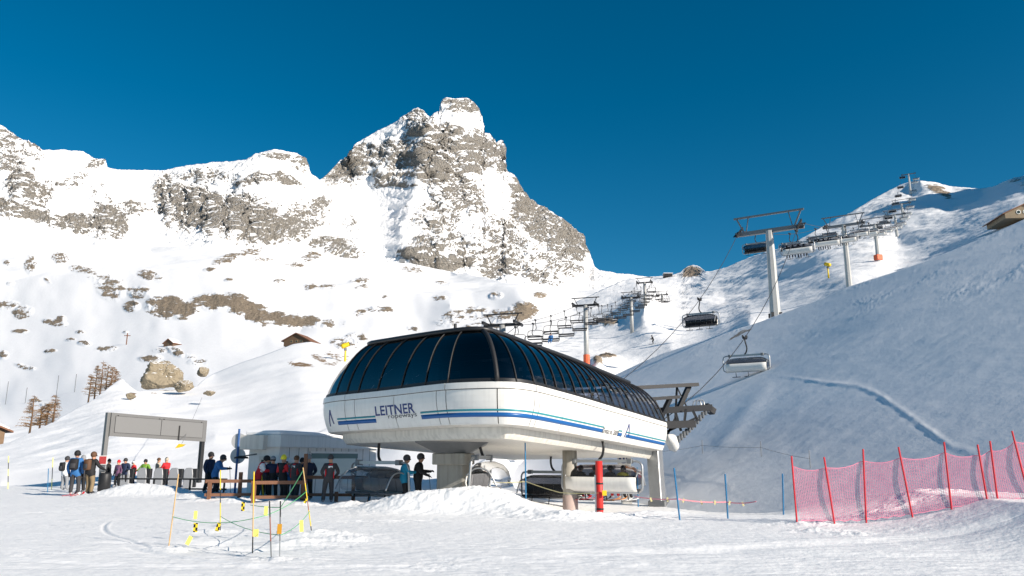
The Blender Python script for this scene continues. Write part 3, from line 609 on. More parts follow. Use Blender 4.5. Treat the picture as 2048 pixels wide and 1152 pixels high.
def lettering(txt, s0, w0, size, width, m, bold=0.0, shear=0.0, name='lettering'):
    c = bpy.data.curves.new('t', 'FONT'); c.body = txt; c.size = 1; c.offset = bold; c.shear = shear; c.resolution_u = 3
    o = bpy.data.objects.new('t', c); COL.objects.link(o)
    bpy.context.view_layer.update(); dg = bpy.context.evaluated_depsgraph_get()
    me = o.evaluated_get(dg).to_mesh(); vs = [v.co.copy() for v in me.vertices]; fs = [tuple(p.vertices) for p in me.polygons]
    o.evaluated_get(dg).to_mesh_clear(); bpy.data.objects.remove(o); bpy.data.curves.remove(c)
    x0 = min(v.x for v in vs); x1 = max(v.x for v in vs); y0 = min(v.y for v in vs); y1 = max(v.y for v in vs)
    mb = MB(); mb.add([fpt(s0 + (v.x - x0) / (x1 - x0) * width, w0 + (v.y - y0) / (y1 - y0) * size, .008) for v in vs], fs)
    return mb.build(name, m, st)
sa, sb = s_at(750), s_at(828)
lettering('LEITNER', sa, 3.30, .345, sb - sa, NAVY, .018); sa, sb = s_at(774), s_at(830)
lettering('ropeways', sa, 3.13, .15, sb - sa, INK, 0, 0); sa, sb = s_at(1209), s_at(1241)
lettering('Cretaz m. 2009', sa, 3.07, .20, (sb - sa), INK, .006, .2)
# glazed roof: loft from rim to roof plate
TOP = catmull([(17, -6.6), (12, -6.9), (6, -7.1), (3.6, -7.05), (2.5, -6.95), (1.9, -6.8), (1.65, -6.0), (1.2, -3.9), (.95, -2.4), (.9, -1.7), (1.0, -1.25), (1.3, -.98), (2.2, -.9), (4.4, -.86), (6.2, -.82), (8.4, -.78), (11.5, -.86), (15.9, -.95)], 14)
TU = np.array([q.x for q in TOP]); TV = np.array([q.y for q in TOP])
def gpt(s, t, off=0.0):
    """t 0 at the rim .. 1 at the roof plate, convex quarter-ellipse section"""
    u0, v0 = np.interp(s, RS, RU), np.interp(s, RS, RV); u1, v1 = np.interp(s, RS, TU), np.interp(s, RS, TV)
    a = t * math.pi / 2 * .94; k = (1 - math.cos(a)) / (1 - math.cos(math.pi / 2 * .94)); hgt = math.sin(a) / math.sin(math.pi / 2 * .94)
    k = .62 * k + .38 * t; hgt = .72 * hgt + .28 * t
    _, _, nu, nv = rim(s)
    return S(u0 + (u1 - u0) * k + NS * nu * (off - .04), v0 + (v1 - v0) * k + NS * nv * (off - .04), WT - .01 + 2.0 * hgt + off * .6)
GJ = [RS[-1] * x for x in (.02, .07, .12, .17, .22, .27, .315)] + [s_at(x) for x in (668, 690, 713, 752, 800, 848, 893, 995, 1035, 1072)]
GJ += list(np.linspace(s_at(1072), RS[-1], 19)[1:]); GJ = sorted(GJ)
for a, b in zip(GJ, GJ[1:]):
    ss = np.linspace(a + .02, b - .02, max(2, int((b - a) / .3) + 2)); tt = np.linspace(.035, 1, 11)
    MB().grid([[gpt(q, t) for q in ss] for t in tt]).build('glass_pane', GLASS, st, True)
for q in GJ:
    pts = [gpt(q, t, .02) for t in np.linspace(0, 1, 11)]
    MB().tube(pts, .026, 6).build('rib', RIBM, st, True)
q0 = s_at(994); MB().tube([gpt(q0, t, .03) for t in np.linspace(0, 1, 11)], .08, 6).build('rib', RIBM, st, True)
MB().grid([[gpt(q, t, .015) for q in np.linspace(GJ[0], GJ[-1], 120)] for t in (0, .05)]).build('glazing_sill', DARK, st, True)
roof = MB(); pl = [S(u, v, WT + 2.04) for u, v in zip(TU[::4], TV[::4])]; pl2 = [S(u, v, WT + 2.12) for u, v in zip(TU[::4], TV[::4])]
roof.prism([p for p in pl], (0, 0, -.02), (0, 0, .07)); roof.build('roof_plate', ROOFM, st)
edge = MB(); edge.tube([S(np.interp(q, RS, TU), np.interp(q, RS, TV), WT + 2.05) for q in np.linspace(0, RS[-1], 90)], .085, 6); edge.build('roof_edge', ROOFM, st, True)
MB().tube([S(3.2, -3.6, WT + 2.1), S(3.2, -3.6, WT + 2.85)], .06, 8).build('flue', DARK, st)
# inside: floor, machinery, frames, ladder
MB().prism([S(u + (0.0), v, 0) for u, v in zip(RU[::6] * .96 + .5, RV[::6] * .93 - .3)], (0, 0, WT - .9), (0, 0, WT - .8)).build('machine_floor', DARK, st)
mach = MB()
for u in np.arange(2.2, 16, 2.3):
    for v in (-1.2, -6.6): mach.beam(S(u, v, 3.4), S(u, v, 6.0), .14, .14)
    mach.beam(S(u, -1.2, 5.9), S(u, -6.6, 5.9), .14, .2)
mach.build('inner_frame', DARK, st)
mc = MB(); mc.box(S(4.2, -2.6, 4.6), (1.8, 1.6, 1.9), -th).box(S(7.5, -3.9, 4.6), (3.2, 4, 1.6), -th).box(S(12, -3.9, 4.5), (3, 4, 1.5), -th); mc.build('drive_unit', BLACK, st, bevel=.05)
whl = MB(); whl.tube([S(4.6, -3.9, 4.0), S(4.6, -3.9, 4.2)], 2.6, 28); whl.build('bull_wheel', DARK, st)
lad = MB(); l0, l1 = S(2.4, -7.9, 4.3), S(3.0, -6.8, 5.7)
for dv in (0, .42):
    lad.beam(l0 + RT * dv, l1 + RT * dv, .05, .05)
for k in range(7): lad.beam(l0.lerp(l1, k / 6), l0.lerp(l1, k / 6) + RT * .42, .04, .04)
lad.build('ladder', GREY, st)
tr = MB()
for v in (-.5, -7.4): tr.beam(S(5.2, v, 3.5), S(16.5, v, 3.5), .25, .2)
tr.tube([S(5.2 - 2.6 * math.sin(a), -3.95 + 3.45 * math.cos(a), 3.5) for a in np.linspace(0, math.pi, 16)], .12, 6); tr.build('guide_rail', GREY, st)
# underside: skirt and soffit
def sk(s, w, inn): 
    u, v, nu, nv = rim(s); return S(u - NS * nu * inn, v - NS * nv * inn, w)
ss = np.linspace(RS[-1] * .02, RS[-1], 130)
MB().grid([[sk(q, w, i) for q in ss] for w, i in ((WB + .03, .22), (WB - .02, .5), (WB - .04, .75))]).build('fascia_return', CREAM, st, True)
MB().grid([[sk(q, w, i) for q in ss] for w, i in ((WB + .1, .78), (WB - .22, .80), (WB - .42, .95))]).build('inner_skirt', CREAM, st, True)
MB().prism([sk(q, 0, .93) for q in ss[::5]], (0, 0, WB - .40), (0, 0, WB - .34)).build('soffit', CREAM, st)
# pillars
c1 = S(3.4, -3.0, 0); zt = S(3.4, -3.0, WB).z - .4
c1 = P(907, 940, 30.2); c1.z = 0
pm = MB(); pm.box((c1.x, c1.y, (zt - .75) / 2 - .1), (1.02, .95, zt - .55), -R(14)); pm.build('pillar', CONC, st, bevel=.04)
cp = MB(); cp.box((c1.x, c1.y, zt - .58), (1.3, 1.25, .42), -R(14)); cp.build('pillar_head', CONC, st, bevel=.03)
hb = [[Vector((c1.x + dx * k, c1.y + dy * k2, z)) for dx, dy in ((-1, -1), (1, -1), (1, 1), (-1, 1))] for k, k2, z in ((.62, .6, zt - .36), (1.35, 1.2, zt + .02), (1.35, 1.2, zt + .1))]
MB().grid(hb, True).build('haunch', GREY, st)
c2 = P(1140, 960, 34); MB().tube([(c2.x, c2.y, -1.2), (c2.x, c2.y, S(9, -1, WB).z - .35)], .31, 20).build('round_column', CONC, st, True)
MB().tube([(c2.x, c2.y, -1.2), (c2.x, c2.y, .2)], .325, 20).build('column_base', mat('pinkish_concrete', (.42, .33, .30), .85, 0, .15, 3), st, True)
lg = MB(); a = P(1308, 893, 40.5); b = P(1317, 1012, 40.0); lg.beam(a + Vector((0, 0, .3)), b - Vector((0, 0, .4)), .62, .75, up=AX); lg.build('rear_leg', STEEL, st, bevel=.03)
lf = MB(); lf.box(b + Vector((.05, 0, .1)), (.9, .9, .35), -th); lf.build('leg_foot', GREY, st, bevel=.05)
lg = MB(); a = P(1250, 890, 42); lg.beam((a.x, a.y, a.z + .2), (a.x, a.y, -.8), .5, .5); lg.build('inner_leg', TOWER, st)
sg = MB(); q = P(1247, 917, 40.8); sg.box(q, (.62, .03, .62), -R(10)); sgo = sg.build('notice_board', WHITE, st)
ring = MB(); ring.tube([q + Vector((0, -.03, 0)), q + Vector((0, -.045, 0))], .25, 20); ro = ring.build('blue_disc', NAVY, sgo)
for dx in (-.08, .09): MB().box(q + Vector((dx, -.05, .06)), (.07, .01, .22)).build('pictogram', WHITE, sgo)
# rear line machinery
rm = MB()
a0 = P(1262, 776, 43); a1 = P(1395, 769, 45); rm.beam(a0, a1, .28, .20); rm.build('upper_beam', DARK, st)
rm = MB(); b0 = P(1275, 800, 42); b1 = P(1357, 794, 43.5); rm.beam(b0, b1, .26, .18); rm.build('lower_beam', DARK, st)
rm = MB(); rm.beam(P(1378, 772, 45), P(1357, 818, 44.5), .2, .26).beam(P(1340, 797, 43.3), P(1322, 834, 42.5), .2, .24).beam(P(1354, 772, 44.7), P(1350, 850, 44), .1, .1).beam(P(1354, 775, 44.7), P(1374, 815, 44.7), .07, .07).beam(P(1308, 798, 42.6), P(1325, 830, 42.8), .08, .08); rm.build('gantry_post', DARK, st)
rm = MB(); rm.beam(P(1312, 822, 43), P(1418, 815, 46), .5, .35).beam(P(1325, 850, 42.6), P(1385, 848, 44), .5, .4).beam(P(1410, 812, 46), P(1426, 824, 46.3), .45, .35); rm.build('boom', DARK, st)
rm = MB()
for a_, b_ in (((1335, 826), (1340, 860)), ((1350, 822), (1362, 862)), ((1372, 818), (1368, 850)), ((1385, 820), (1396, 842)), ((1330, 865), (1392, 836)), ((1333, 872), (1350, 838))): rm.beam(P(*a_, 43.8), P(*b_, 43.8), .14, .12)
rm.build('bracket', DARK, st)
for k in range(13):
    t = k / 12; c = P(1352 + (1416 - 1352) * t, 882 - (882 - 818) * t ** 1.15, 43.2 + 2.6 * t)
    shv = MB(); shv.tube([c - RT * .06, c + RT * .06], .19, 14); so = shv.build('sheave', GREY, st)
    hb_ = MB(); hb_.tube([c - RT * .08, c + RT * .08], .08, 10); hb_.build('hub', STEEL, so)
rm = MB(); rm.tube(fillet([P(1385, 812, 45), P(1387, 802, 45), P(1400, 801, 45.4), P(1403, 812, 45.4)], .2), .035, 6); rm.tube(fillet([P(1392, 812, 45), P(1394, 800, 45), P(1407, 800, 45.4), P(1409, 812, 45.4)], .2), .035, 6); rm.build('handrail', STEEL, st)
cn = MB(); cc = P(1342, 886, 42); cn.tube([cc + AX * -.5 + Vector((0, 0, .35)), cc + Vector((0, 0, .2)), cc + AX * .5 + Vector((0, 0, -.2)), cc + AX * .75 + Vector((0, 0, -.45))], [.1, .32, .3, .05], 14); cn.build('rope_entry_cone', WHITE, st, True)

# ================================================================ CHAIRS
CW = 1.78
def chair_a(label, up):
    t = thing('bubble_chair', label, 'chairlift chair')
    MB().tube(catmull([(0, 0, -.05), (.03, -.02, -.35), (.14, -.10, -.75), (.06, -.04, -1.1), (-.12, 0, -1.3)], 6), .055, 8).build('hanger', DARK, t, True, True)
    MB().box((0, 0, .0), (.22, .7, .16)).box((.12, .1, .1), (.1, .35, .22)).box((-.1, -.15, .12), (.09, .3, .18)).build('grip', DARK, t, False, True, .02)
    MB().beam((-1.2, 0, -1.34), (1.2, 0, -1.34), .16, .13).build('cross_beam', STEEL, t, False, True)
    MB().box((-1.25, 0, -1.34), (.22, .24, .2)).build('bearing', GREY, t, False, True, .02); MB().box((1.25, 0, -1.34), (.22, .24, .2)).build('bearing', GREY, t, False, True, .02)
    for s in (-1, 1): MB().tube(fillet([(s * 1.2, 0, -1.33), (s * CW, -.02, -1.36), (s * CW, -.1, -2.5), (s * (CW - .3), .05, -2.62)], .32), .045, 8).build('side_frame', STEEL, t, True, True)
    b = MB(); xs = np.linspace(-1.55, 1.55, 9)
    prof = [(-.22, -1.98), (-.26, -2.2), (-.2, -2.45), (-.02, -2.58)]
    b.sheet([[(x, y, z) for x in xs] for y, z in prof], [[(0, -.03, -.01) for x in xs]] * len(prof)); b.build('back_shell', WHITE, t, True, True)
    MB().tube([(-1.58, -.02, -2.6), (1.58, -.02, -2.6)], .045, 8).build('lower_tube', STEEL, t, True, True)
    for k in range(6):
        x = -1.29 + k * .516; c = MB(); c.box((x, .2, -2.5), (.49, .46, .08)); c.build('seat_cushion', SEATM, t, False, True, .025)
        c = MB(); c.box((x, -.1, -2.18), (.49, .09, .52), M=Matrix.Rotation(R(-10), 3, 'X')); c.build('back_cushion', SEATM, t, False, True, .025)
    bb = MB(); xs = np.linspace(-1, 1, 15); prof = [(-.24, -1.97), (-.2, -1.72), (-.02, -1.53), (.3, -1.48), (.62, -1.6), (.84, -1.85), (.92, -2.15), (.88, -2.4)]
    rows = []
    for y, z in prof:
        rows.append([(1.55 * x, .25 + (y - .25) * (1 - .35 * abs(x) ** 6), -2.0 + (z + 2.0) * (1 - .45 * abs(x) ** 6)) for x in xs])
    bb.grid(rows); bb.build('bubble', SMOKE, t, True, True)
    for s in (-1.57, 1.57): MB().tube(catmull([(s, -.24, -1.97), (s, .1, -1.72), (s, .55, -1.82), (s, .86, -2.35)], 5), .03, 6).build('bubble_rim', STEEL, t, True, True)
    for k in (-1, 0, 1):
        f = MB(); f.tube([(k * .95, .35, -2.45), (k * .95, .52, -2.96)], .025, 6); f.tube([(k * .95 - .32, .52, -2.95), (k * .95 + .32, .52, -2.95)], .028, 6); f.build('footrest', DARK, t, True, True)
    return t
ROPE_C = (5.5, 45.0); SL = .59; ang = math.atan(SL); DIR = Vector((math.sin(ang), math.cos(ang), 0)); LAT = Vector((math.cos(ang), -math.sin(ang), 0))
def line_xy(Y, lat): 
    return Vector((ROPE_C[0] + SL * (Y - ROPE_C[1]), Y, 0)) + LAT * lat
TA = [(86, 1543, 455, 632), (146, 1698, 447, 573), (206, 1755, 447, 520), (285, 1796, 428, 478), (334, 1807, 406, 440), (430, 1825, 347, 388)]
HALF = 3.35
knots = [(44.5, S(20, -4, 0).z + 4.55)]
for Y, px, pt, pb in TA: knots.append((Y, P(px, pt, Y).z + .15))
knots.append((520, knots[-1][1] + 6))
def rope_z(Y):
    for (a, za), (b, zb) in zip(knots, knots[1:]):
        if Y <= b:
            t = (Y - a) / (b - a); return za + (zb - za) * t - 4 * t * (1 - t) * (b - a) * (.068 if a < 50 else .018)
    return knots[-1][1]
def rope_pt(Y, lat): q = line_xy(Y, lat); q.z = rope_z(q.y if False else Y); return q
for lat, nm in ((HALF, 'uphill'), (-HALF, 'downhill')):
    Ys = np.concatenate([np.linspace(a, b, 14)[:-1] for (a, _), (b, _) in zip(knots, knots[1:])])
    o = MB().tube([rope_pt(Y, lat) for Y in Ys], .03, 6).build('haul_rope', ROPEM); props(o, f'{nm} steel haul rope of the bubble chairlift, ' + ('right of its towers' if lat > 0 else 'left of its towers'), 'rope')
def tower_a(i, Y, px, pt, pb, label):
    base = line_xy(Y, 0); zt = knots[i + 1][1]; zb = P(px, pb, Y).z - (1.5 if i else .3)
    t = thing('lift_tower', label, 'lift tower', (base.x, base.y, zb), 0, 'towers of the bubble chairlift')
    top = Vector((base.x, base.y, zt - .55)); bot = Vector((base.x, base.y, zb))
    mb = MB(); n = 8; rows = []
    for k in range(2):
        z = (bot.z, top.z)[k]; r = (.62, .42)[k]; rows.append([Vector((base.x + r * math.cos(a), base.y + r * math.sin(a), z)) for a in np.linspace(0, 2 * math.pi, n, endpoint=False) + .2])
    mb.grid(rows, True); mb.build('pole', TOWER, t)
    arm = MB(); arm.beam(top - LAT * (HALF + .5), top + LAT * (HALF + .5), .5, .45); arm.build('cross_arm', GREY, t)
    if i < 5:
        gb = MB(); gb.beam(top - LAT * (HALF + .6) + Vector((0, 0, 2.0)), top + LAT * (HALF + .6) + Vector((0, 0, 2.0)), .22, .2); gb.build('gantry_beam', GREY, t)
        for s in (-1, 1):
            st_ = MB(); a = top + LAT * s * (HALF - .6); b = top + LAT * s * (HALF + .3) + Vector((0, 0, 2)); st_.beam(a, b, .16, .16); b2 = top + LAT * s * (HALF - 1.1) + Vector((0, 0, 2)); st_.beam(a + LAT * s * -.1, b2, .1, .1); st_.build('gantry_strut', GREY, t)
    for s in (-1, 1):
        c = top + LAT * s * HALF; pitch = (rope_z(Y + 1.5) - rope_z(Y - 1.5)) / 3
        sh = MB(); d = (DIR + Vector((0, 0, pitch))).normalized(); sh.beam(c - d * 1.9 + Vector((0, 0, .25)), c + d * 1.9 + Vector((0, 0, .25)), .14, .2)
        sh.beam(c - d * 1.2 + Vector((0, 0, .1)) + LAT * s * .3, c + d * 1.2 + Vector((0, 0, .1)) + LAT * s * .3, .5, .06)
        so = sh.build('sheave_beam', DARK, t)
        for k in range(6):
            q = c + d * (-1.7 + .68 * k) + Vector((0, 0, .33)); w = MB(); w.tube([q - LAT * .06, q + LAT * .06], .2, 10); w.build('sheave', DARK, so)
    if i == 0:
        for a in range(4):
            f = MB(); q = bot + Vector((.66 * math.cos(a * 1.57 + .8), .66 * math.sin(a * 1.57 + .8), .4)); f.box(q, (.25, .25, .5)); f.build('foot_bracket', DARK, t)
    if i == 2:
        pd = MB(); pd.box(bot + Vector((0, 0, 2.2)), (1.9, 1.5, 1.5), .3); pd.build('orange_pad', ROSE, t, bevel=.1)
    return t
TL = ['nearest tall grey tower of the bubble chairlift, standing on the shaded spur', 'second grey tower of the bubble chairlift, its foot on the spur crest', 'third tower of the bubble chairlift, with an orange pad round its foot',
      'fourth tower of the bubble chairlift, half way up the right slope', 'fifth tower of the bubble chairlift, small and below the hilltop tower', 'farthest tower of the bubble chairlift, standing against the sky on the hilltop']
for i, a in enumerate(TA): tower_a(i, *a, TL[i])
FULL = [0]
def place_a(src, pos, rz, label, group): 
    o = src if src.name in USED0 else copytree(src)
    USED0.discard(src.name); o.location = pos; o.rotation_euler = (0, 0, rz); o['label'] = label
    if group: o['group'] = group
    elif 'group' in o: del o['group']
    return o
ca = chair_a('x', True); USED0 = {ca.name}
GA = 'bubble chairs of the near chairlift'
CH = {}
CH['st_r'] = place_a(ca, P(1205, 900, 33.2) * 1, -th, 'white-backed bubble chair with riders, leaving under the right side of the terminal', GA)
p_ = P(1203, 922, 33.2); CH['st_r'].location = (p_.x, p_.y, p_.z + 1.34)
p_ = P(1105, 944, 40); CH['st_b'] = place_a(ca, (p_.x, p_.y, p_.z + 1.34), math.pi - th, 'empty dark bubble chair half hidden behind the round concrete column', GA)
p_ = P(757, 925, 31.2); CH['st_l'] = place_a(ca, (p_.x, p_.y, p_.z + 1.34), math.pi - th - .25, 'empty bubble chair under the left end of the terminal, beside the cabin', GA)
p_ = P(965, 915, 29.6); CH['st_m'] = place_a(ca, (p_.x, p_.y, p_.z + 1.34), R(-100), 'bubble chair seen end-on in the turn, right of the square concrete pillar', GA)
for key in ('st_l', 'st_m'):
    for ch in CH[key].children:
        n_ = ch.name.split('.')[0]
        if n_ in ('bubble', 'seat_cushion', 'back_cushion'):
            ch.data = ch.data.copy(); ch.data.materials.clear(); ch.data.materials.append(CLEAR if n_ == 'bubble' else SEATG)
ORDN = ['first', 'second', 'third', 'fourth', 'fifth', 'sixth', 'seventh', 'eighth', 'ninth', 'tenth', 'eleventh', 'twelfth', 'thirteenth', 'fourteenth', 'fifteenth', 'sixteenth', 'seventeenth', 'eighteenth', 'nineteenth', 'twentieth'] + ['twenty-' + q for q in ('first', 'second', 'third', 'fourth', 'fifth', 'sixth', 'seventh', 'eighth', 'ninth')]
ups = [61.5, 84, 104, 122, 139, 157, 175, 195, 214, 236, 258, 282, 306, 330, 356, 384, 410, 436]; dns = [71, 93, 113, 135, 150, 168, 188, 208, 230, 252, 276, 300, 325, 350, 376, 402, 430]
for k, Y in enumerate(ups):
    lb = ['empty white-backed bubble chair hanging lowest, between terminal and first tower', 'white-backed bubble chair carrying riders just past the right arm of the first tower', 'white-backed bubble chair with riders, next above the one at the first tower'][k] if k < 3 else ORDN[k] + ' bubble chair up the right-hand rope, counted from the terminal'
    CH['u%d' % k] = place_a(ca, rope_pt(Y, HALF), -ang, lb, GA)
for k, Y in enumerate(dns):
    lb = ['empty dark-seated bubble chair coming down, nearest the terminal on the left rope', 'empty dark bubble chair hanging under the left arm of the first tower'][k] if k < 2 else ORDN[k] + ' bubble chair up the left-hand rope, counted from the terminal'
    CH['d%d' % k] = place_a(ca, rope_pt(Y, -HALF), math.pi - ang, lb, GA)

# ---- the older chairlift behind
TB = [(82, 1005, 652, 700), (118, 1171, 612, 737), (165, 1262, 596, 664), (190, 1289, 566, 611), (262, 1324, 590, 612)]
BL = ['tower of the older chairlift showing just above the terminal roof', 'tall pale tower of the older chairlift with red padding at its foot', 'middle tower of the older chairlift, right of the padded one', 'tower of the older chairlift on the sunlit knoll, tallest against the slope', 'last small tower of the older chairlift, behind the sunlit knoll']
BK = []
for Y, px, pt, pb in TB: q = P(px, pt, Y); BK.append(q)
q = BK[-1] + (BK[-1] - BK[-2]) * .6; BK.append(q)
q0_ = BK[0] + (BK[0] - BK[1]) * .45; q0_.z -= 2.0; BK.insert(0, q0_)
BD = (BK[3] - BK[1]); BD.z = 0; BD.normalize(); BLAT = Vector((BD.y, -BD.x, 0)); BH = 1.75
def b_pt(s, lat):
    """s = knot index + fraction"""
    i = min(int(s), len(BK) - 2); t = s - i; q = BK[i].lerp(BK[i + 1], t); q.z -= 4 * t * (1 - t) * (BK[i + 1] - BK[i]).length * .015
    return q + BLAT * lat
for lat in (-BH, BH):
    o = MB().tube([b_pt(s, lat) for s in np.linspace(0, len(BK) - 1.001, 70)], .03, 5).build('haul_rope', ROPEM); props(o, ('left' if lat < 0 else 'right') + '-hand thin haul rope of the older chairlift behind the terminal', 'rope')
for i, (Y, px, pt, pb) in enumerate(TB):
    top = BK[i + 1] + Vector((0, 0, .1)); bz = P(px, pb, Y).z - (.8 if i != 4 else 6)
    t = thing('chairlift_tower', BL[i], 'lift tower', (top.x, top.y, bz), 0, 'towers of the older chairlift')
    MB().tube([(top.x, top.y, bz), (top.x, top.y, top.z)], [.42, .34], 12).build('pole', TOWER, t, True)
    MB().beam(top - BLAT * 2.1, top + BLAT * 2.1, .35, .3).build('cross_arm', DARK, t)
    MB().beam(top - BLAT * 2.2 + Vector((0, 0, 1.2)), top + BLAT * 2.2 + Vector((0, 0, 1.2)), .14, .13).build('gantry_beam', DARK, t)
    for s in (-1, 1):
        MB().beam(top + BLAT * s * 1.2, top + BLAT * s * 1.8 + Vector((0, 0, 1.2)), .1, .1).build('gantry_strut', DARK, t)
        so = MB().beam(top + BLAT * s * BH - BD * 1.5 + Vector((0, 0, .12)), top + BLAT * s * BH + BD * 1.5 + Vector((0, 0, .12)), .22, .3).build('sheave_beam', DARK, t)
    if i == 1: MB().tube([(top.x, top.y, bz + .8), (top.x, top.y, bz + 2.9)], .5, 12).build('red_pad', ROSE, t)
def chair_b():
    t = thing('open_chair', 'x', 'chairlift chair')
    MB().tube(catmull([(0, 0, .05), (.02, 0, -.5), (.12, 0, -1.0), (0, 0, -1.35)], 5), .05, 6).build('hanger', DARK, t, True, True)
    MB().box((0, 0, 0), (.16, .5, .18)).build('grip', DARK, t, False, True)
    MB().tube(fillet([(0, 0, -1.32), (-1.0, 0, -1.4), (-1.05, -.1, -2.5), (1.05, -.1, -2.5), (1.0, 0, -1.4), (0, 0, -1.32)], .3), .04, 6).build('loop_frame', DARK, t, True, True)
    MB().box((0, .15, -2.5), (2.0, .5, .10)).build('seat', SEATM, t, False, True, .02)
    MB().box((0, -.12, -2.2), (2.0, .07, .2)).build('backrest', SEATM, t, False, True, .02)
    return t
cb = chair_b(); USED0.add(cb.name); GB = 'open chairs of the older chairlift'
bs = [x for x in np.arange(.7, 5.7, .19)]
BCH = []
for k, s in enumerate(bs):
    for lat in (-BH, BH):
        s_ = s + (.06 if lat > 0 else 0); pp = b_pt(s_, lat); x_, y_ = proj(pp)
        BCH.append((place_a(cb, pp, -math.atan2(BD.x, BD.y) + (0 if lat < 0 else math.pi), ORDN[k] + ' open chair up the ' + ('left' if lat < 0 else 'right') + '-hand rope of the older chairlift', GB), pp, lat))

# ================================================================ PEOPLE
def cloth(name, c): return mat(name, c, .75, 0, .18, 25, .15)
CL = {k: cloth('cloth_' + k, v) for k, v in dict(blue=(.03, .14, .36), navy=(.012, .022, .06), black=(.012, .012, .014), charcoal=(.04, .04, .045), brown=(.11, .055, .03), khaki=(.22, .16, .09), white=(.75, .75, .76), red=(.58, .02, .03), turquoise=(.01, .22, .36), green=(.16, .32, .04), grey=(.25, .26, .28), yellow=(.85, .75, .05), pink=(.55, .08, .13), purple=(.13, .06, .12), orange=(.65, .22, .02), beige=(.45, .38, .3)).items()}
SKIN = mat('skin', (.50, .27, .18), .5, 0, .06); LENS = mat('goggle_lens', (.03, .025, .03), .12, 0, .1); SKIM = mat('ski_top', (.35, .05, .05), .35, 0, .4, 9)
def hash_(t): return sum((i + 3) * ord(c) for i, c in enumerate(t)) % 9973
def person(name, label, base, face, h=1.72, jacket='blue', trousers='black', headgear=('helmet', 'black'), pose='stand', pack=None, accent=None, arms=None, poles=False, skis=None, lean=0.0, collar=None, group=None, boots='grey', gloves='black'):
    """face: heading (radians, 0 = looking +Y, counter-clockwise)"""
    k = h / 1.75
    J_ = {}; R_ = {}
    def j(n, p, r): J_[n] = Vector(p); R_[n] = r
    if pose == 'sit':
        hipz = .0; j('pel', (0, 0, .12), .17); j('ch', (0, -.06, .52), .175); j('nk', (0, -.02, .72), .075)
        for s, L in ((-1, 'L'), (1, 'R')):
            j('hip' + L, (s * .11, .04, .09), .115); j('kn' + L, (s * .14, .48, .10), .085); j('an' + L, (s * .15, .50, -.32), .07); j('to' + L, (s * .15, .68, -.38), .055)
    else:
        cr = {'stand': 0, 'ski': .16, 'bend': .02}[pose]; fw = {'stand': 0, 'ski': .12, 'bend': .16}[pose] + lean
        j('pel', (0, -fw * .25 - cr * .3, .95 - cr), .165); j('ch', (0, fw * .6, 1.32 - cr - fw * .1), .175); j('nk', (0, fw * 1.05, 1.50 - cr - fw * .22), .078)
        for s, L in ((-1, 'L'), (1, 'R')):
            j('hip' + L, (s * .10, -fw * .2 - cr * .3, .88 - cr), .12); j('kn' + L, (s * .13, .04 + cr * .55, .49 - cr * .3), .09); j('an' + L, (s * .14, -.02, .13), .08); j('to' + L, (s * .155, .17, .06), .06)
    nk = J_['nk']; dn = {'bend': .10, 'ski': .03}.get(pose, 0)
    j('hd', nk + Vector((0, .035 + dn * .6, .15 - dn * .3)), .098); j('tp', nk + Vector((0, .03 + dn, .235 - dn * .5)), .075); j('ns', nk + Vector((0, .15 + dn * .9, .12 - dn * .7)), .022)
    A = arms or 'down'
    for s, L in ((-1, 'L'), (1, 'R')):
        ch = J_['ch']; sh = ch + Vector((s * .20, 0, .10)); j('sh' + L, sh, .092)
        mode = A if isinstance(A, str) else A[0 if s < 0 else 1]
        el, wr = {'down': ((s * .09, -.03, -.28), (s * .06, .08, -.52)), 'fwd': ((s * .06, .10, -.25), (-s * .02, .36, -.24)), 'out': ((s * .16, .06, -.24), (s * .20, .30, -.36)), 'pocket': ((s * .13, -.06, -.27), (s * .02, .10, -.42)), 'face': ((s * .08, .16, -.16), (-s * .07, .30, .02)), 'lap': ((s * .06, .08, -.25), (s * .0, .32, -.30))}[mode]
        j('el' + L, sh + Vector(el), .07); w = sh + Vector(wr); j('wr' + L, w, .05)
        d = (w - J_['el' + L]).normalized(); sd = d.cross(Vector((0, 1, 0.3))).normalized()
        pm = w + d * .08; j('pm' + L, pm, .042)
        for f in range(4):
            off = sd * (-.033 + .022 * f); ln = (.062, .075, .07, .055)[f]; j(f'f{f}{L}', pm + off + d * (.03 + ln * .55), .013); j(f'g{f}{L}', pm + off + d * (.03 + ln * .8) + Vector((0, .02, -.015)), .011)
        j('tb' + L, w + d * .05 + sd * -.065 + Vector((0, .02, 0)), .014)
    E_ = [('pel', 'ch'), ('ch', 'nk'), ('nk', 'hd'), ('hd', 'tp'), ('hd', 'ns')]
    for L in 'LR':
        E_ += [('pel', 'hip' + L), ('hip' + L, 'kn' + L), ('kn' + L, 'an' + L), ('an' + L, 'to' + L), ('ch', 'sh' + L), ('sh' + L, 'el' + L), ('el' + L, 'wr' + L), ('wr' + L, 'pm' + L), ('wr' + L, 'tb' + L)]
        for f in range(4): E_ += [('pm' + L, f'f{f}{L}'), (f'f{f}{L}', f'g{f}{L}')]
    rn = random.Random(hash_(label))
    for L in 'LR':
        if pose != 'sit':
            dx, dy = rn.uniform(-.05, .05), rn.uniform(-.10, .10)
            for n_ in ('kn', 'an', 'to'): J_[n_ + L] = J_[n_ + L] + Vector((dx, dy, 0)) * (.5 if n_ == 'kn' else 1)
    if pose != 'sit':
        tw = Vector((rn.uniform(-.045, .045), rn.uniform(-.03, .03), 0))
        for n_ in J_:
            if n_[:2] not in ('hi', 'kn', 'an', 'to', 'pe'): J_[n_] = J_[n_] + tw
    for n_ in R_:
        if n_[:2] in ('ch', 'pe', 'sh', 'el', 'hi'): R_[n_] *= 1.13
    names = list(J_); ix = {n: i for i, n in enumerate(names)}
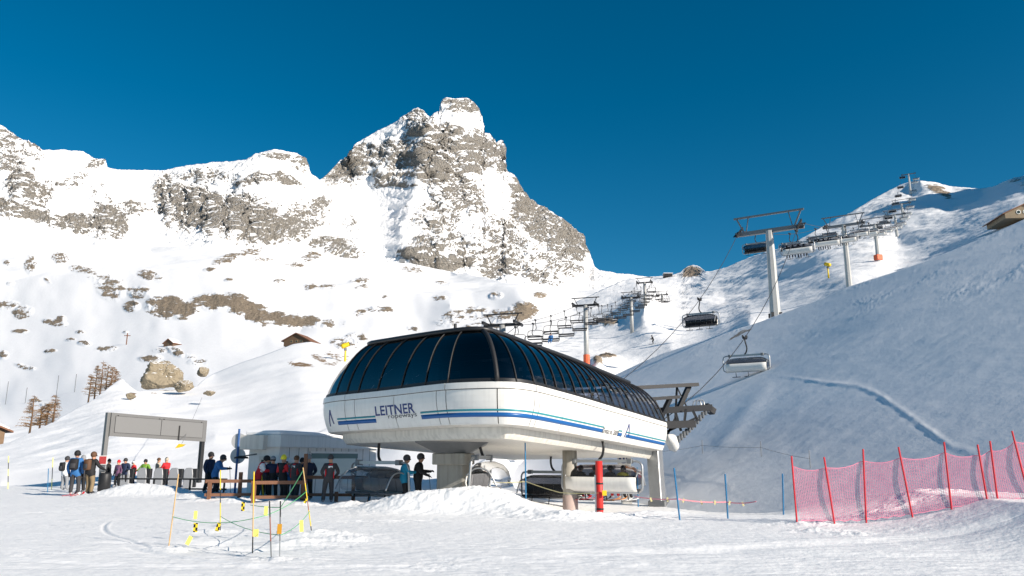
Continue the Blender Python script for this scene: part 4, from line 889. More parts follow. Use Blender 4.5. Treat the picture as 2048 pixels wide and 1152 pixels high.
    me = bpy.data.meshes.new('sk'); me.from_pydata([J_[n] * k for n in names], [(ix[a], ix[b]) for a, b in E_], [])
    o = bpy.data.objects.new('sk', me); COL.objects.link(o)
    md = o.modifiers.new('s', 'SKIN'); sv = me.skin_vertices[0].data
    for i, n in enumerate(names): sv[i].radius = (R_[n] * k * 1.08, R_[n] * k * (.85 if n in ('pel', 'ch') else 1.0)); sv[i].use_root = (n == 'pel')
    sb_ = o.modifiers.new('b', 'SUBSURF'); sb_.levels = 1; sb_.render_levels = 1
    bpy.context.view_layer.update(); dg = bpy.context.evaluated_depsgraph_get()
    m2 = bpy.data.meshes.new_from_object(o.evaluated_get(dg)); bpy.data.objects.remove(o); bpy.data.meshes.remove(me)
    m2.materials.clear()
    acc = CL[accent] if accent else CL[jacket]
    for m_ in (SKIN, CL[jacket], CL[trousers], CL[gloves], CL[boots], acc): m2.materials.append(m_)
    segs = [(J_[a] * k, J_[b] * k, 0 if ('nk' in (a, b) and 'hd' in (a, b)) or 'tp' in (a, b) or 'ns' in (a, b) else 2 if a.startswith(('hip', 'kn')) or b.startswith('hip') else 4 if a.startswith('an') else 3 if a.startswith(('pm', 'f')) or b.startswith(('pm', 'tb')) else 5 if a.startswith(('sh',)) else 1) for a, b in E_]
    A0 = np.array([q[0] for q in segs]); B0 = np.array([q[1] for q in segs]); D0 = B0 - A0; L0 = (D0 ** 2).sum(1); cat = np.array([q[2] for q in segs])
    cen = np.array([p.center for p in m2.polygons]); tt = np.clip(((cen[:, None] - A0[None]) * D0[None]).sum(-1) / L0, 0, 1)
    near = np.linalg.norm(cen[:, None] - (A0[None] + tt[..., None] * D0[None]), axis=-1).argmin(1)
    mi = cat[near]
    pz = J_['pel'].z * k
    if pose != 'sit': mi = np.where((mi == 2) & (cen[:, 2] > pz - .16 * k), 1, mi)          # jacket hem over the hips
    m2.polygons.foreach_set('material_index', mi.astype(np.int32)); m2.polygons.foreach_set('use_smooth', [True] * len(m2.polygons)); m2.update()
    body = bpy.data.objects.new(name, m2); COL.objects.link(body); body.location = base; body.rotation_euler = (0, 0, face)
    props(body, label, 'person', group)
    hd = J_['hd'] * k; kind, hc = headgear
    hm = MB(); c = hd + Vector((0, -.012, .045)) * k
    n = 12; rows = []
    dome = {'helmet': (.124, .142, .14, -.75), 'beanie': (.118, .128, .17, -.25), 'hair': (.115, .125, .125, -.6), 'hood': (.15, .15, .16, -.9)}[kind]
    for a in np.linspace(math.pi / 2, dome[3], 7):
        rows.append([c + Vector((dome[0] * math.cos(a) * math.cos(b), dome[1] * math.cos(a) * math.sin(b) - (.06 * math.sin(b) * min(1, -a * 2) if a < 0 and math.sin(b) > 0 else 0), dome[2] * math.sin(a))) * k for b in np.linspace(0, 2 * math.pi, n, endpoint=False)])
    hm.grid(rows, True); hm.build({'helmet': 'helmet', 'beanie': 'beanie', 'hair': 'hair', 'hood': 'hood'}[kind], CL[hc], body, True, True)
    if kind == 'helmet':
        gg = MB(); gg.tube([c + Vector((.108 * math.sin(b), .118 * math.cos(b) + .012, -.045)) * k for b in np.linspace(-1.1, 1.1, 9)], .03 * k, 8); gg.build('goggles', LENS, body, True, True)
    else:
        ey = MB()
        for s in (-1, 1): ey.box(hd + Vector((s * .035, .093, .012)) * k, (.026 * k, .012 * k, .012 * k))
        ey.build('eyes', CL['black'], body, False, True)
    if collar:
        cm = MB(); q = J_['nk'] * k; cm.tube([q + Vector((.095 * math.cos(b), .095 * math.sin(b) + .0, -.045 + .02 * math.sin(b))) * k for b in np.linspace(0, 2 * math.pi, 13)], .05 * k, 8); cm.build('collar', CL[collar], body, True, True)
    if collar == 'red':
        q = J_['ch'] * k; MB().box(q + Vector((0, -.158, .04)) * k, (.17 * k, .012, .075 * k)).build('back_print', CL['white'], body, False, True)
        for s in (-1, 1): MB().box((J_['pel'] * k).lerp(q, .55) + Vector((s * .155, -.05, -.05)) * k, (.05 * k, .13 * k, .36 * k)).build('side_panel', CL['red'], body, True, True, .015)
    if pack:
        pk = MB(); q = J_['ch'] * k; pk.box(q + Vector((0, -.24, -.06)) * k, (.31 * k, .2 * k, .46 * k)); po = pk.build('backpack', CL[pack], body, True, True, .05)
        pc = MB(); pc.box(q + Vector((0, -.36, -.12)) * k, (.2 * k, .06 * k, .2 * k)); pc.build('backpack_pocket', CL['charcoal'], po, True, True, .02)
    if poles:
        for L in poles:
            q = J_['pm' + L] * k; pp = MB(); pp.tube([q + Vector((0, 0, .06)), Vector((q.x * 1.15, q.y + .12, .02))], .012, 6); pp.tube([q + Vector((0, 0, -.05)), q + Vector((0, 0, .09))], .02, 6)
            po_ = pp.build('ski_pole', GREY, None, False, True); po_.location = body.location; po_.rotation_euler = body.rotation_euler
            props(po_, 'thin ski pole of the ' + poles_of(label), 'ski pole')
    if skis:
        for s, nm in ((-1, 'left'), (1, 'right')):
            zf = .02 if pose != 'sit' else -.46
            yy = 0 if pose != 'sit' else .55
            sk_ = MB(); xs = s * .15 * k
            prof = [(-.75, .0), (-.2, .0), (.5, .0), (.78, .03), (.88, .10)]
            sk_.sheet([[(xs - .045, y + yy, z + zf), (xs + .045, y + yy, z + zf)] for y, z in prof], [[(0, 0, .014)] * 2] * len(prof))
            so_ = sk_.build('ski', CL[skis], None, False, True); so_.location = body.location; so_.rotation_euler = body.rotation_euler
            props(so_, f'{skis} ski on the {nm} boot of the ' + poles_of(label), 'ski')
    return body
def poles_of(label):
    w = label.split()[:7]
    while w[-1] in ('and', 'with', 'in', 'the', 'of', 'on', 'at', 'right', 'left', 'seen', 'a', 'crossing', 'black', 'from', 'leftmost', 'red'): w.pop()
    return ' '.join(w).rstrip(',')
def gp(px, py):
    q = G(px, py, 0.0); q.z = gz(q.x, q.y); return q
HB = lambda px, py: gp(px, py)
def hgt(px, pyf, pyh):
    q = G(px, pyf); return (pyf - pyh) / 1587 * q.y
PEO = [  # px, py feet, py head top, facing deg, kwargs, label
    (126, 981, 917, -20, dict(jacket='white', trousers='grey', headgear=('helmet', 'charcoal'), pack='black'), 'person in white jacket and pale trousers at far left, dark backpack'),
    (146, 992, 908, 10, dict(jacket='blue', trousers='charcoal', headgear=('helmet', 'black'), pack='black', arms='down', boots='white', skis='red'), 'person in blue jacket with black backpack, seen from behind'),
    (176, 992, 911, -15, dict(jacket='black', trousers='khaki', headgear=('helmet', 'brown'), pack='brown', arms='out', lean=.08, boots='charcoal'), 'person in khaki trousers with large brown backpack, seen from behind'),
    (213, 974, 922, -80, dict(jacket='black', trousers='black', headgear=('beanie', 'black')), 'person in black behind the left gate post'),
    (234, 975, 924, 160, dict(jacket='purple', trousers='black', headgear=('beanie', 'red')), 'person in dark coat and red hat left of the turnstiles'),
    (248, 975, 920, 170, dict(jacket='navy', trousers='black', headgear=('helmet', 'charcoal'), arms='out'), 'person in navy jacket behind the leftmost turnstile'),
    (286, 974, 922, 175, dict(jacket='green', trousers='black', headgear=('helmet', 'black'), arms='out'), 'person in green jacket at the second turnstile from the left'),
    (313, 973, 919, -60, dict(jacket='beige', trousers='brown', headgear=('hair', 'brown')), 'person with brown hair and beige top at the middle turnstile'),
    (329, 974, 919, 60, dict(jacket='red', trousers='charcoal', headgear=('beanie', 'beige'), arms='fwd'), 'person in bright red jacket right of the middle turnstile'),
    (416, 990, 911, -110, dict(jacket='navy', trousers='black', headgear=('helmet', 'black')), 'person in dark blue jacket leaning behind the right gate post'),
    (428, 993, 913, -80, dict(jacket='blue', trousers='black', headgear=('helmet', 'charcoal'), pose='bend', arms='fwd', poles='L'), 'person in blue jacket bending forward right of the gate'),
    (514, 1000, 914, -75, dict(jacket='red', trousers='black', headgear=('helmet', 'black'), accent='white', collar='white', pose='bend', arms='fwd'), 'person in red and white jacket and black helmet behind the brown rail'),
    (531, 997, 920, 150, dict(jacket='black', trousers='black', headgear=('helmet', 'black')), 'person in black helmet and black clothes beside the red and white jacket'),
    (543, 1000, 919, 190, dict(jacket='navy', trousers='black', headgear=('helmet', 'grey'), arms='pocket'), 'person in dark jacket and light grey helmet behind the brown rail'),
    (563, 1002, 918, -40, dict(jacket='black', trousers='black', headgear=('beanie', 'yellow'), accent='red', arms=('down', 'fwd')), 'person in yellow knitted hat and black and red jacket'),
    (588, 1003, 918, -25, dict(jacket='charcoal', trousers='charcoal', headgear=('hair', 'brown'), accent='charcoal', collar='red'), 'person in charcoal jacket with red collar left of the wooden post'),
    (613, 1001, 916, 40, dict(jacket='navy', trousers='black', headgear=('beanie', 'grey'), arms=('pocket', 'out')), 'person in navy jacket and grey hat behind the wooden post'),
    (574, 998, 922, 120, dict(jacket='blue', trousers='charcoal', headgear=('helmet', 'white'), arms='out'), 'person in blue jacket and white helmet between yellow hat and charcoal jacket'),
    (600, 997, 921, 200, dict(jacket='turquoise', trousers='black', headgear=('helmet', 'black'), arms='pocket'), 'person in turquoise jacket half hidden behind the tall wooden post'),
    (264, 973, 925, 140, dict(jacket='red', trousers='navy', headgear=('helmet', 'white'), arms='down'), 'person in red jacket and white helmet between first and second turnstiles'),
    (160, 986, 916, 60, dict(jacket='charcoal', trousers='black', headgear=('beanie', 'grey')), 'person in dark grey between the blue jacket and the brown backpack'),
    (655, 1009, 920, 15, dict(jacket='charcoal', trousers='charcoal', headgear=('beanie', 'charcoal'), collar='red', accent='charcoal', arms='pocket'), 'person in charcoal jacket with red collar standing alone by the cabin'),
    (808, 1010, 916, -75, dict(jacket='turquoise', trousers='black', headgear=('helmet', 'charcoal'), arms='fwd', lean=.04), 'person in turquoise jacket waiting beside the left chair'),
    (835, 1010, 913, -85, dict(jacket='black', trousers='black', headgear=('helmet', 'charcoal'), arms=('fwd', 'out'), lean=.06, poles='R'), 'person in all black with ski pole beside the turquoise jacket')]
for px, pf, ph, fd, kw, lb in PEO:
    b = gp(px, pf); b.z = min(b.z, .06); person('person', lb, b, R(fd), hgt(px, pf, ph), **kw)
# logo patches on the two staff jackets are too small to read; seated riders on the chair at the terminal
cst = CH['st_r']
for k, (x, jk, tr_, hg) in enumerate([(-1.0, 'black', 'black', ('helmet', 'brown')), (-.35, 'black', 'charcoal', ('helmet', 'charcoal')), (.35, 'navy', 'red', ('helmet', 'black')), (.9, 'yellow', 'charcoal', ('helmet', 'charcoal'))]):
    M_ = Matrix.Rotation(-th, 3, 'Z'); w = Vector(cst.location) + M_ @ Vector((x, .12, -2.46))
    person('person', ['leftmost seated rider, in black, on the chair leaving the terminal', 'second seated rider from the left on the chair leaving the terminal', 'seated rider in red trousers on the chair leaving the terminal', 'rightmost seated rider, in yellow, on the chair leaving the terminal'][k], w, -th, 1.6, jacket=jk, trousers=tr_, headgear=hg, pose='sit', arms='lap', skis=('red', 'black', 'orange', 'white')[k], boots=('red', 'grey', 'white', 'black')[k])
for ci, (key, n) in enumerate((('u1', 4), ('u2', 3), ('u3', 3))):
    c = CH[key]
    for k in range(n):
        w = Vector(c.location) + Matrix.Rotation(-ang, 3, 'Z') @ Vector((-1.15 + .6 * k, .12, -2.46))
        person('person', ['leftmost', 'second', 'third', 'fourth'][k] + ' seated rider on the bubble chair ' + ['just past the first tower', 'second above the first tower', 'third above the first tower'][ci], w, -ang, 1.65, jacket=random.choice(['black', 'navy', 'charcoal']), trousers=random.choice(['black', 'charcoal', 'navy']), pose='sit', arms='lap', boots=random.choice(['black', 'grey', 'white']), group='riders on the far bubble chairs')
bc = min(BCH, key=lambda q: (proj(q[1])[0] - 1100) ** 2 + (proj(q[1])[1] - 665) ** 2)
bc[0]['label'] = 'open chair of the older chairlift carrying a lone blue rider'
person('person', 'lone seated rider in blue on an open chair of the older lift', bc[1] + Matrix.Rotation(bc[0].rotation_euler.z, 3, 'Z') @ Vector((0, .1, -2.45)), bc[0].rotation_euler.z, 1.7, jacket='blue', trousers='blue', pose='sit', arms='lap')
q = on('lift_slope', 1302, 682); person('person', 'distant skier in black crossing the sunlit piste right of the padded tower', q, R(70), 1.8, jacket='black', trousers='black', pose='ski', arms='out', skis='black')
q = on('lift_slope', 1430, 640); person('person', 'tiny distant skier in black on the upper sunlit piste', q, R(60), 1.8, jacket='black', trousers='black', pose='ski', arms='out', skis='black')

# ================================================================ QUEUE AREA
def vpost(mb, px, pyb, h, r, n=8): q = gp(px, pyb); mb.tube([q - Vector((0, 0, .2)), q + Vector((0, 0, h))], r, n); return q
# gate
ga, gb_ = P(209, 900, 45), P(403, 900, 50); ga.z = 0; gb_.z = 0
zl, zr = 4.27, 4.05
gt = thing('entrance_gate', 'tall grey portal with blank two-panel sign back over the turnstiles', 'gate', ga)
gd = (gb_ - ga).normalized(); gn = Vector((gd.y, -gd.x, 0))
MB().beam(ga + Vector((0, 0, -.3)), ga + Vector((0, 0, zl)), .24, .22, up=gd).build('post', SIGNGREY, gt); MB().beam(gb_ + Vector((0, 0, -.3)), gb_ + Vector((0, 0, zr)), .26, .22, up=gd).build('post', DARK, gt)
def gpnt(t, zt_, off): 
    q = ga.lerp(gb_, t) + gn * off; q.z = (zl + (zr - zl) * t) + zt_; return q
def gquad(t0, t1, z0, z1, off, thk): return MB().prism([gpnt(t0, z0, off), gpnt(t1, z0, off), gpnt(t1, z1, off), gpnt(t0, z1, off)], gn * 0, gn * thk)
gquad(.012, 1.015, -1.32, .0, .12, .10).build('board', SIGNGREY, gt)
pgrey = mat('sign_panel_grey', (.20, .20, .20), .4, .1, .04)
for a, b in ((.055, .51), (.516, .97)):
    gquad(a - .004, b + .004, -1.12, -.16, .222, .004).build('panel_gap', GAP, gt); gquad(a, b, -1.10, -.18, .224, .018).build('panel', pgrey, gt)
    for t_ in (a + .02, b - .02): gquad(t_ - .006, t_ + .006, -.16, -.12, .225, .02).build('latch', BLACK, gt)
gquad(.70, .712, -1.35, -.45, .27, .02).build('shadow_bar', BLACK, gt)  # thin black bar standing in for a shadow across the sign panel
# ticket reader and barrier bars
rd = gp(207, 985); rt = thing('ticket_reader', 'dark ticket pillar with red notice on top at the foot of the gate', 'ticket reader', rd)
MB().tube([rd + Vector((0, 0, -.2)), rd + Vector((0, 0, .9)), rd + Vector((0, 0, .98))], [.3, .3, .26], 14).build('pillar', DARK, rt, True)
MB().box(rd + Vector((-.12, -.1, 1.25)), (.34, .12, .45)).build('reader_head', GREY, rt, bevel=.03)
nb = MB().box(rd + Vector((-.12, -.18, 1.62)), (.42, .03, .46)).build('notice', WHITE, rt); MB().box(rd + Vector((-.12, -.2, 1.62)), (.36, .012, .38)).build('notice_print', mat('notice_red', (.45, .05, .05), .5, 0, .5, 12), nb)
TLB = ['leftmost grey turnstile panel under the gate', 'second grey turnstile panel from the left under the gate', 'middle one of five grey turnstile panels under the gate', 'fourth grey turnstile panel from the left under the gate', 'rightmost grey turnstile panel, beside the gate post']
for k, px in enumerate((248, 282, 315, 346, 375)):
    q = gp(px, 975); t = thing('turnstile', TLB[k], 'turnstile', q, 0, 'turnstiles under the gate')
    prof = [(-.27, 0), (.27, 0), (.29, .75), (.24, 1.08), (.12, 1.16), (-.15, 1.14), (-.27, .95)]
    MB().prism([q + Vector((x, -.1, z)) for x, z in prof], (0, 0, 0), (0, .16, 0)).build('side_panel', SPANEL, t, bevel=.03)
    MB().box(q + Vector((.36, .1, .82)), (.26, .3, .55)).build('reader_box', DARK, t, bevel=.02); MB().box(q + Vector((.34, .12, .3)), (.14, .2, .65)).build('pedestal', DARK, t)
    MB().tube([q + Vector((.3, -.05, .55)), q + Vector((.85, -.25, .5))], .03, 6).build('turn_bar', STEEL, t)
fr = thing('guard_rail', 'dark horizontal steel rail in front of the turnstile row', 'rail', gp(320, 980))
a, b = gp(232, 981), gp(452, 985)
for z in (.62, .12): MB().beam(a + Vector((0, 0, z)), b + Vector((0, 0, z + .05)), .07, .08).build('bar', BLACK, fr)
for t_ in (.02, .35, .68, .98): q = a.lerp(b, t_); MB().beam(q - Vector((0, 0, .2)), q + Vector((0, 0, .66)), .08, .08).build('post', BLACK, fr)
# brown wooden queue fences
def wfence(label, pts, ztop, zlow, posts, sz=.13):
    Q = [gp(*p) for p in pts]; t = thing('queue_fence', label, 'fence', Q[0])
    for a, b in zip(Q, Q[1:]):
        for z, w in ((ztop, sz), (zlow, sz * .9)):
            MB().beam(Vector((a.x, a.y, z)), Vector((b.x, b.y, z)), .12, w).build('rail', WOOD, t)
    for px, py, h in posts:
        q = gp(px, py); MB().beam(q - Vector((0, 0, .3)), Vector((q.x, q.y, h)), .13, .13, up=(1, 0, 0)).build('post', WOOD, t)
    return t
wfence('low brown wooden rail nearest the gate, over the snow bank', [(408, 1003), (506, 1002)], .80, .26, [(417, 1003, .78), (478, 1001, 1.15), (505, 1002, .8)])
wfence('brown wooden rail in front of the waiting queue, left of the tall post', [(500, 1008), (612, 1007)], .80, .25, [(506, 1008, .8), (604, 1006, .82)])
wfence('long brown rail from the tall post to the blue-tipped post', [(606, 1003), (740, 1004)], .96, .27, [(607, 1004, 1.9), (672, 1004, .4), (706, 1004, 1.05)])
q = gp(738, 1005); o = MB(); o.cur = 0; o.tube([q - Vector((0, 0, .2)), q + Vector((0, 0, .62))], .06, 8); o.cur = 1; o.tube([q + Vector((0, 0, .62)), q + Vector((0, 0, 1.05))], .055, 8)
o = shift(o.build('end_post', [BLUEPOLE, STEEL]), q); props(o, 'steel end post with blue lower half at the right end of the brown rail', 'post')
# blue pole with two round signs seen from behind
q = gp(469, 990); t = thing('round_sign', 'blue pole carrying two round grey sign backs near the cabin', 'sign', q)
MB().tube([q - Vector((0, 0, .2)), q + Vector((0, 0, 3.1))], .055, 8).build('pole', mat('pole_blue', (.03, .10, .28), .5), t)
for z in (2.52, 1.82): MB().tube([q + Vector((0, .06, z)), q + Vector((0, .09, z))], .37, 28).build('disc', mat('sign_back', (.5, .5, .5), .45, .2, .05), t)
# control cabin
hc = P(559, 900, 36); hc.z = -.2; hd_ = Vector((.30, .954, 0)); hl = Vector((-.954, .30, 0))
def hq(a, b, z): return hc + hd_ * a + hl * b + Vector((0, 0, z))
hut = thing('control_cabin', 'flat-roofed white control cabin with dark window beside the terminal', 'cabin', hc)
LH, BH_ = 9.5, 1.6
MB().prism([hq(0, 0, 0), hq(LH, 0, 0), hq(LH, BH_, 0), hq(0, BH_, 0)], (0, 0, 0), (0, 0, 2.42)).build('wall', HUTW, hut)
MB().prism([hq(-.25, -.2, 0), hq(LH + .2, -.2, 0), hq(LH + .2, BH_ + .2, 0), hq(-.25, BH_ + .2, 0)], (0, 0, 2.42), (0, 0, 2.95)).build('parapet', HUTW, hut)
MB().prism([hq(-.2, -.15, 0), hq(LH + .15, -.15, 0), hq(LH + .15, BH_ + .15, 0), hq(-.2, BH_ + .15, 0)], (0, 0, 2.953), (0, 0, 3.16)).build('roof_snow', ROOFSNOW, hut, bevel=.06)
for k in range(1, 12): 
    MB().box(hq(k * LH / 12, -.006, 1.2), (.02, .02, 2.4), math.atan2(-hd_.x, hd_.y)).build('wall_joint', GREY, hut)
w0, w1 = 2.6, 7.2
wf = MB()
for a0, a1, z0, z1 in ((w0 - .1, w1 + .1, 1.0, 1.1), (w0 - .1, w1 + .1, 2.15, 2.25), (w0 - .1, w0, 1.0, 2.25), (w1, w1 + .1, 1.0, 2.25)): wf.prism([hq(a0, -.06, z0), hq(a1, -.06, z0), hq(a1, -.06, z1), hq(a0, -.06, z1)], hl * 0, hl * .05)
wo_ = wf.build('window', WHITE, hut); MB().prism([hq(w0, -.02, 1.1), hq(w1, -.02, 1.1), hq(w1, -.02, 2.15), hq(w0, -.02, 2.15)], hl * 0, hl * .015).build('pane', PANE, wo_)
MB().prism([hq(w0, -.09, 1.9), hq(w1, -.09, 1.9), hq(w1, -.09, 2.15), hq(w0, -.09, 2.15)], hl * 0, hl * .05).build('roller_blind', mat('blind_teal', (.12, .20, .19), .6), wo_)
dr = MB().prism([hq(-.02, .25, .1), hq(-.02, 1.0, .1), hq(-.02, 1.0, 2.0), hq(-.02, .25, 2.0)], hd_ * 0, hd_ * -.04).build('door', CREAM, hut); MB().prism([hq(-.065, .36, .9), hq(-.065, .88, .9), hq(-.065, .88, 1.85), hq(-.065, .36, 1.85)], hd_ * 0, hd_ * -.01).build('door_pane', PANE, dr)
sbx = MB().prism([hq(-.55, .5, 2.3), hq(-.55, 1.75, 2.3), hq(-.55, 1.75, 2.95), hq(-.55, .5, 2.95)], hd_ * 0, hd_ * .3).build('display_box', CREAM, hut, bevel=.02)
lq = hq(-.7, 1.5, 1.95); lm = MB(); lm.tube([lq + Vector((0, 0, .08)), lq + Vector((0, 0, .02)), lq + Vector((0, 0, -.05))], [.08, .3, .32], 14); lm.build('lamp_hood', BLACK, hut, True); MB().tube([lq + Vector((0, 0, .05)), hq(0, 1.2, 2.1)], .03, 6).build('lamp_arm', GREY, hut)
# red padded post by the boarding chair
q = P(1200, 1030, 26); q.z = -.45; t = thing('padded_post', 'bright red padded post in front of the boarding chair', 'post', q)
ztop_ = P(1200, 922, 26).z; MB().tube([q - Vector((0, 0, .3)), Vector((q.x, q.y, ztop_))], 0.115, 14).build('padding', REDP, t, True)
MB().beam(Vector((q.x - .13, q.y - .02, -.5)), Vector((q.x - .13, q.y - .02, P(1195, 950, 26).z)), .05, .05).build('side_stake', STEEL, t)
for py in (967, 1018): z = P(1200, py, 26).z; MB().tube([Vector((q.x, q.y, z - .03)), Vector((q.x, q.y, z + .03))], .122, 14).build('strap', BLACK, t)
MB().box(P(1209, 986, 25.8), (.14, .05, .16)).build('tag', YEL, t)

# ================================================================ POLES, ROPES, FLAGS
def pole(name, label, a, b, mats, r=.022, bands=None, cat='pole', group=None):
    a = Vector(a); b = Vector(b); mb = MB(); bands = bands or [1]; tot = sum(bands); t0 = 0
    for i, w in enumerate(bands):
        t1 = t0 + w / tot; mb.cur = i % len(mats); mb.tube([a.lerp(b, t0), a.lerp(b, t1)], r, 7); t0 = t1
    return props(shift(mb.build(name, mats), a), label, cat, group)
BAM = mat('bamboo', (.55, .36, .16), .6, 0, .2, 8)
def ptop(q, px, py): r = P(px, py, q.y); return r
PL = [('leftmost bamboo marker pole, leaning right, in the left foreground', (337, 1092), (357, 948), [BAM], [1]),
      ('yellow and black marker pole second from left in the foreground', (441, 1066), (441, 940), [BLACK, YEL, BLACK, YEL], [2, 3, 2, 3]),
      ('bamboo and yellow marker pole in the middle of the foreground poles', (506, 1105), (508, 943), [BLACK, BAM, YEL], [3, 4, 4]),
      ('short grey marker pole left of a similar one, nearest the camera', (544, 1118), (539, 1002), [GREY, mat('dull_red', (.25, .1, .08), .6), BLACK], [3, 3, 2]),
      ('short grey marker pole with orange tag, nearest the camera', (560, 1118), (561, 1002), [STEEL, GREY, BLACK], [3, 3, 2]),
      ('yellow and black marker pole leaning left, rightmost of the foreground poles', (625, 1066), (606, 935), [BLACK, YEL, mat('dull_red2', (.3, .12, .08), .6), YEL, BAM], [2, 3, 2, 3, 3])]
PT = []
for lb, b, t_, ms, bd in PL:
    q = gp(*b); top = ptop(q, *t_); PT.append((q, top)); pole('marker_pole', lb, q - Vector((0, 0, .15)), top, ms, .012, bd, 'marker pole', 'marker poles in the left foreground')
q = gp(527, 1000); pole('marker_pole', 'yellow slender pole standing among the people behind the rail', q, ptop(q, 522, 935), [YEL], .025, None, 'marker pole')
def cord(label, pts, m, r=.008, sag=.0, name='cord', cat='rope'):
    pp = []
    for a, b in zip(pts, pts[1:]):
        for k in range(8): t = k / 8; c = a.lerp(b, t); c.z -= sag * 4 * t * (1 - t); pp.append(c)
    pp.append(pts[-1]); o = MB().tube(pp, r, 5).build(name, m); return props(shift(o, pts[0]), label, cat)
def at(i, f): return PT[i][0].lerp(PT[i][1], f)
cord('green cord strung between the foreground marker poles', [at(0, .40), at(2, .42), at(5, .62)], GRNROPE, .007, .10)
cord('second green cord strung from yellow pole to yellow pole', [at(1, .22), at(4, .38), at(5, .30)], GRNROPE, .007, .08)
cord('green cord sagging low over the snow hollow', [at(5, .96), gp(560, 1030) + Vector((0, 0, .25)), gp(500, 1022) + Vector((0, 0, .2))], GRNROPE, .012, .02)
CHK = mat('checker_flag', (.1, .1, .1), .6); nt = CHK.node_tree; ck = nt.nodes.new('ShaderNodeTexChecker'); ck.inputs['Scale'].default_value = 16; ck.inputs[1].default_value = (.8, .6, .02, 1); ck.inputs[2].default_value = (.01, .01, .01, 1)
nt.links.new(nt.nodes['Texture Coordinate'].outputs['Object'], ck.inputs['Vector']); nt.links.new(ck.outputs[0], nt.nodes['Principled BSDF'].inputs['Base Color'])
FL = [((391, 1055), .10, .22, CHK, 0, 'black and yellow chequered flag nearest the leftmost pole'), ((436, 1054), .09, .20, CHK, 15, 'small tilted chequered flag beside the yellow and black pole'), ((486, 1013), .09, .24, CHK, 0, 'chequered flag hanging highest, left of the middle pole'), ((391, 1030), .09, .22, PALEY, 0, 'pale yellow flag hanging above a chequered one'), ((378, 1081), .10, .22, PALEY, 25, 'tilted pale yellow flag lowest on the left'), ((512, 1066), .12, .18, PALEY, 0, 'pale yellow flag at the middle pole'), ((532, 1022), .10, .26, PALEY, 0, 'pale yellow flag hanging right of the middle pole top'), ((603, 1052), .09, .28, PALEY, -5, 'pale yellow flag left of the rightmost leaning pole'), ((559, 1058), .10, .22, mat('orange_tag', (.55, .27, .02), .6), 0, 'orange tag on the short grey pole'), ((611, 1002), .07, .12, CHK, 20, 'small chequered flag high on the rightmost leaning pole')]
for (px, py), w, h, m_, rot, lb in FL:
    d_ = EYE * 1587 / (1092 - 915) if py > 1040 else EYE * 1587 / (1075 - 915)
    q = P(px, py, d_ if 'orange' not in lb else PT[4][0].y - .04)
    o = MB().box((0, 0, 0), (w * .8, .008, h * .78), M=Matrix.Rotation(R(rot), 3, 'Y')).build('flag', m_); o.location = q; props(o, lb, 'flag', 'flags on the foreground cords')
# blue poles and cords right of the terminal
BP = [((1052, 1005), (1050, 866), 29, 'blue pole rising in front of the terminal underside'), ((1361, 1040), (1348, 936), None, 'blue pole leaning left, left one of the pair on the pink cord'), ((1456, 1037), (1450, 948), None, 'blue pole at the right end of the pink cord'), ((1566, 1020), (1565, 947), 26, 'distant dark blue pole left of the red net'), ((1276, 1000), (1274, 935), 36, 'blue pole partly hidden behind the boarding chair')]
for b, t_, d_, lb in BP:
    q = gp(*b) if d_ is None else P(*b, d_); top = P(*t_, q.y); pole('blue_pole', lb, q - Vector((0, 0, .3)), top, [BLUEPOLE], .025, None, 'pole', 'blue poles by the terminal')
q1 = gp(1361, 1040); q2 = gp(1456, 1037)
cord('pink cord with small pale tags right of the terminal', [P(1270, 993, 25), P(1355, 998, q1.y), P(1453, 1004, q2.y), P(1512, 1003, 23)], PINKROPE, .018, .04)
for k, (px, py) in enumerate(((1302, 999), (1335, 999), (1367, 1001), (1403, 1005), (1430, 1005), (1459, 1006), (1486, 1008))):
    o = MB().box((0, 0, 0), (.05, .01, .12), M=Matrix.Rotation(.3 * (k % 3 - 1), 3, 'Y')).build('cord_tag', BEIGEROPE); o.location = P(px, py, 23.5); props(o, ORDN[k] + ' pale yellow tag from the left on the pink cord', 'tag', 'tags on the pink cord')
cord('yellow cord running from the blue pole to the red padded post', [P(985, 965, 29), P(1052, 963, 29), P(1120, 985, 27), P(1197, 986, 25.9)], BEIGEROPE, .014, .02)
SPT = [on('snow_spur', 1403, 905), on('snow_spur', 1521, 912), on('snow_spur', 1620, 935)]
for k, q in enumerate(SPT): pole('wire_stake', ['thin stake on the shaded slope nearest the terminal', 'thin stake with orange knobs on the shaded slope', 'thin stake on the shaded slope behind the left end of the net'][k], q - Vector((0, 0, .2)), q + Vector((0, 0, .75)), [GREY], .018, None, 'stake')
cord('thin wire between stakes low on the shaded slope', [SPT[0] + Vector((-2.5, 0, .1)), SPT[0] + Vector((0, 0, .45)), SPT[1] + Vector((0, 0, .45)), SPT[2] + Vector((0, 0, .4))], ROPEM, .008, .05)
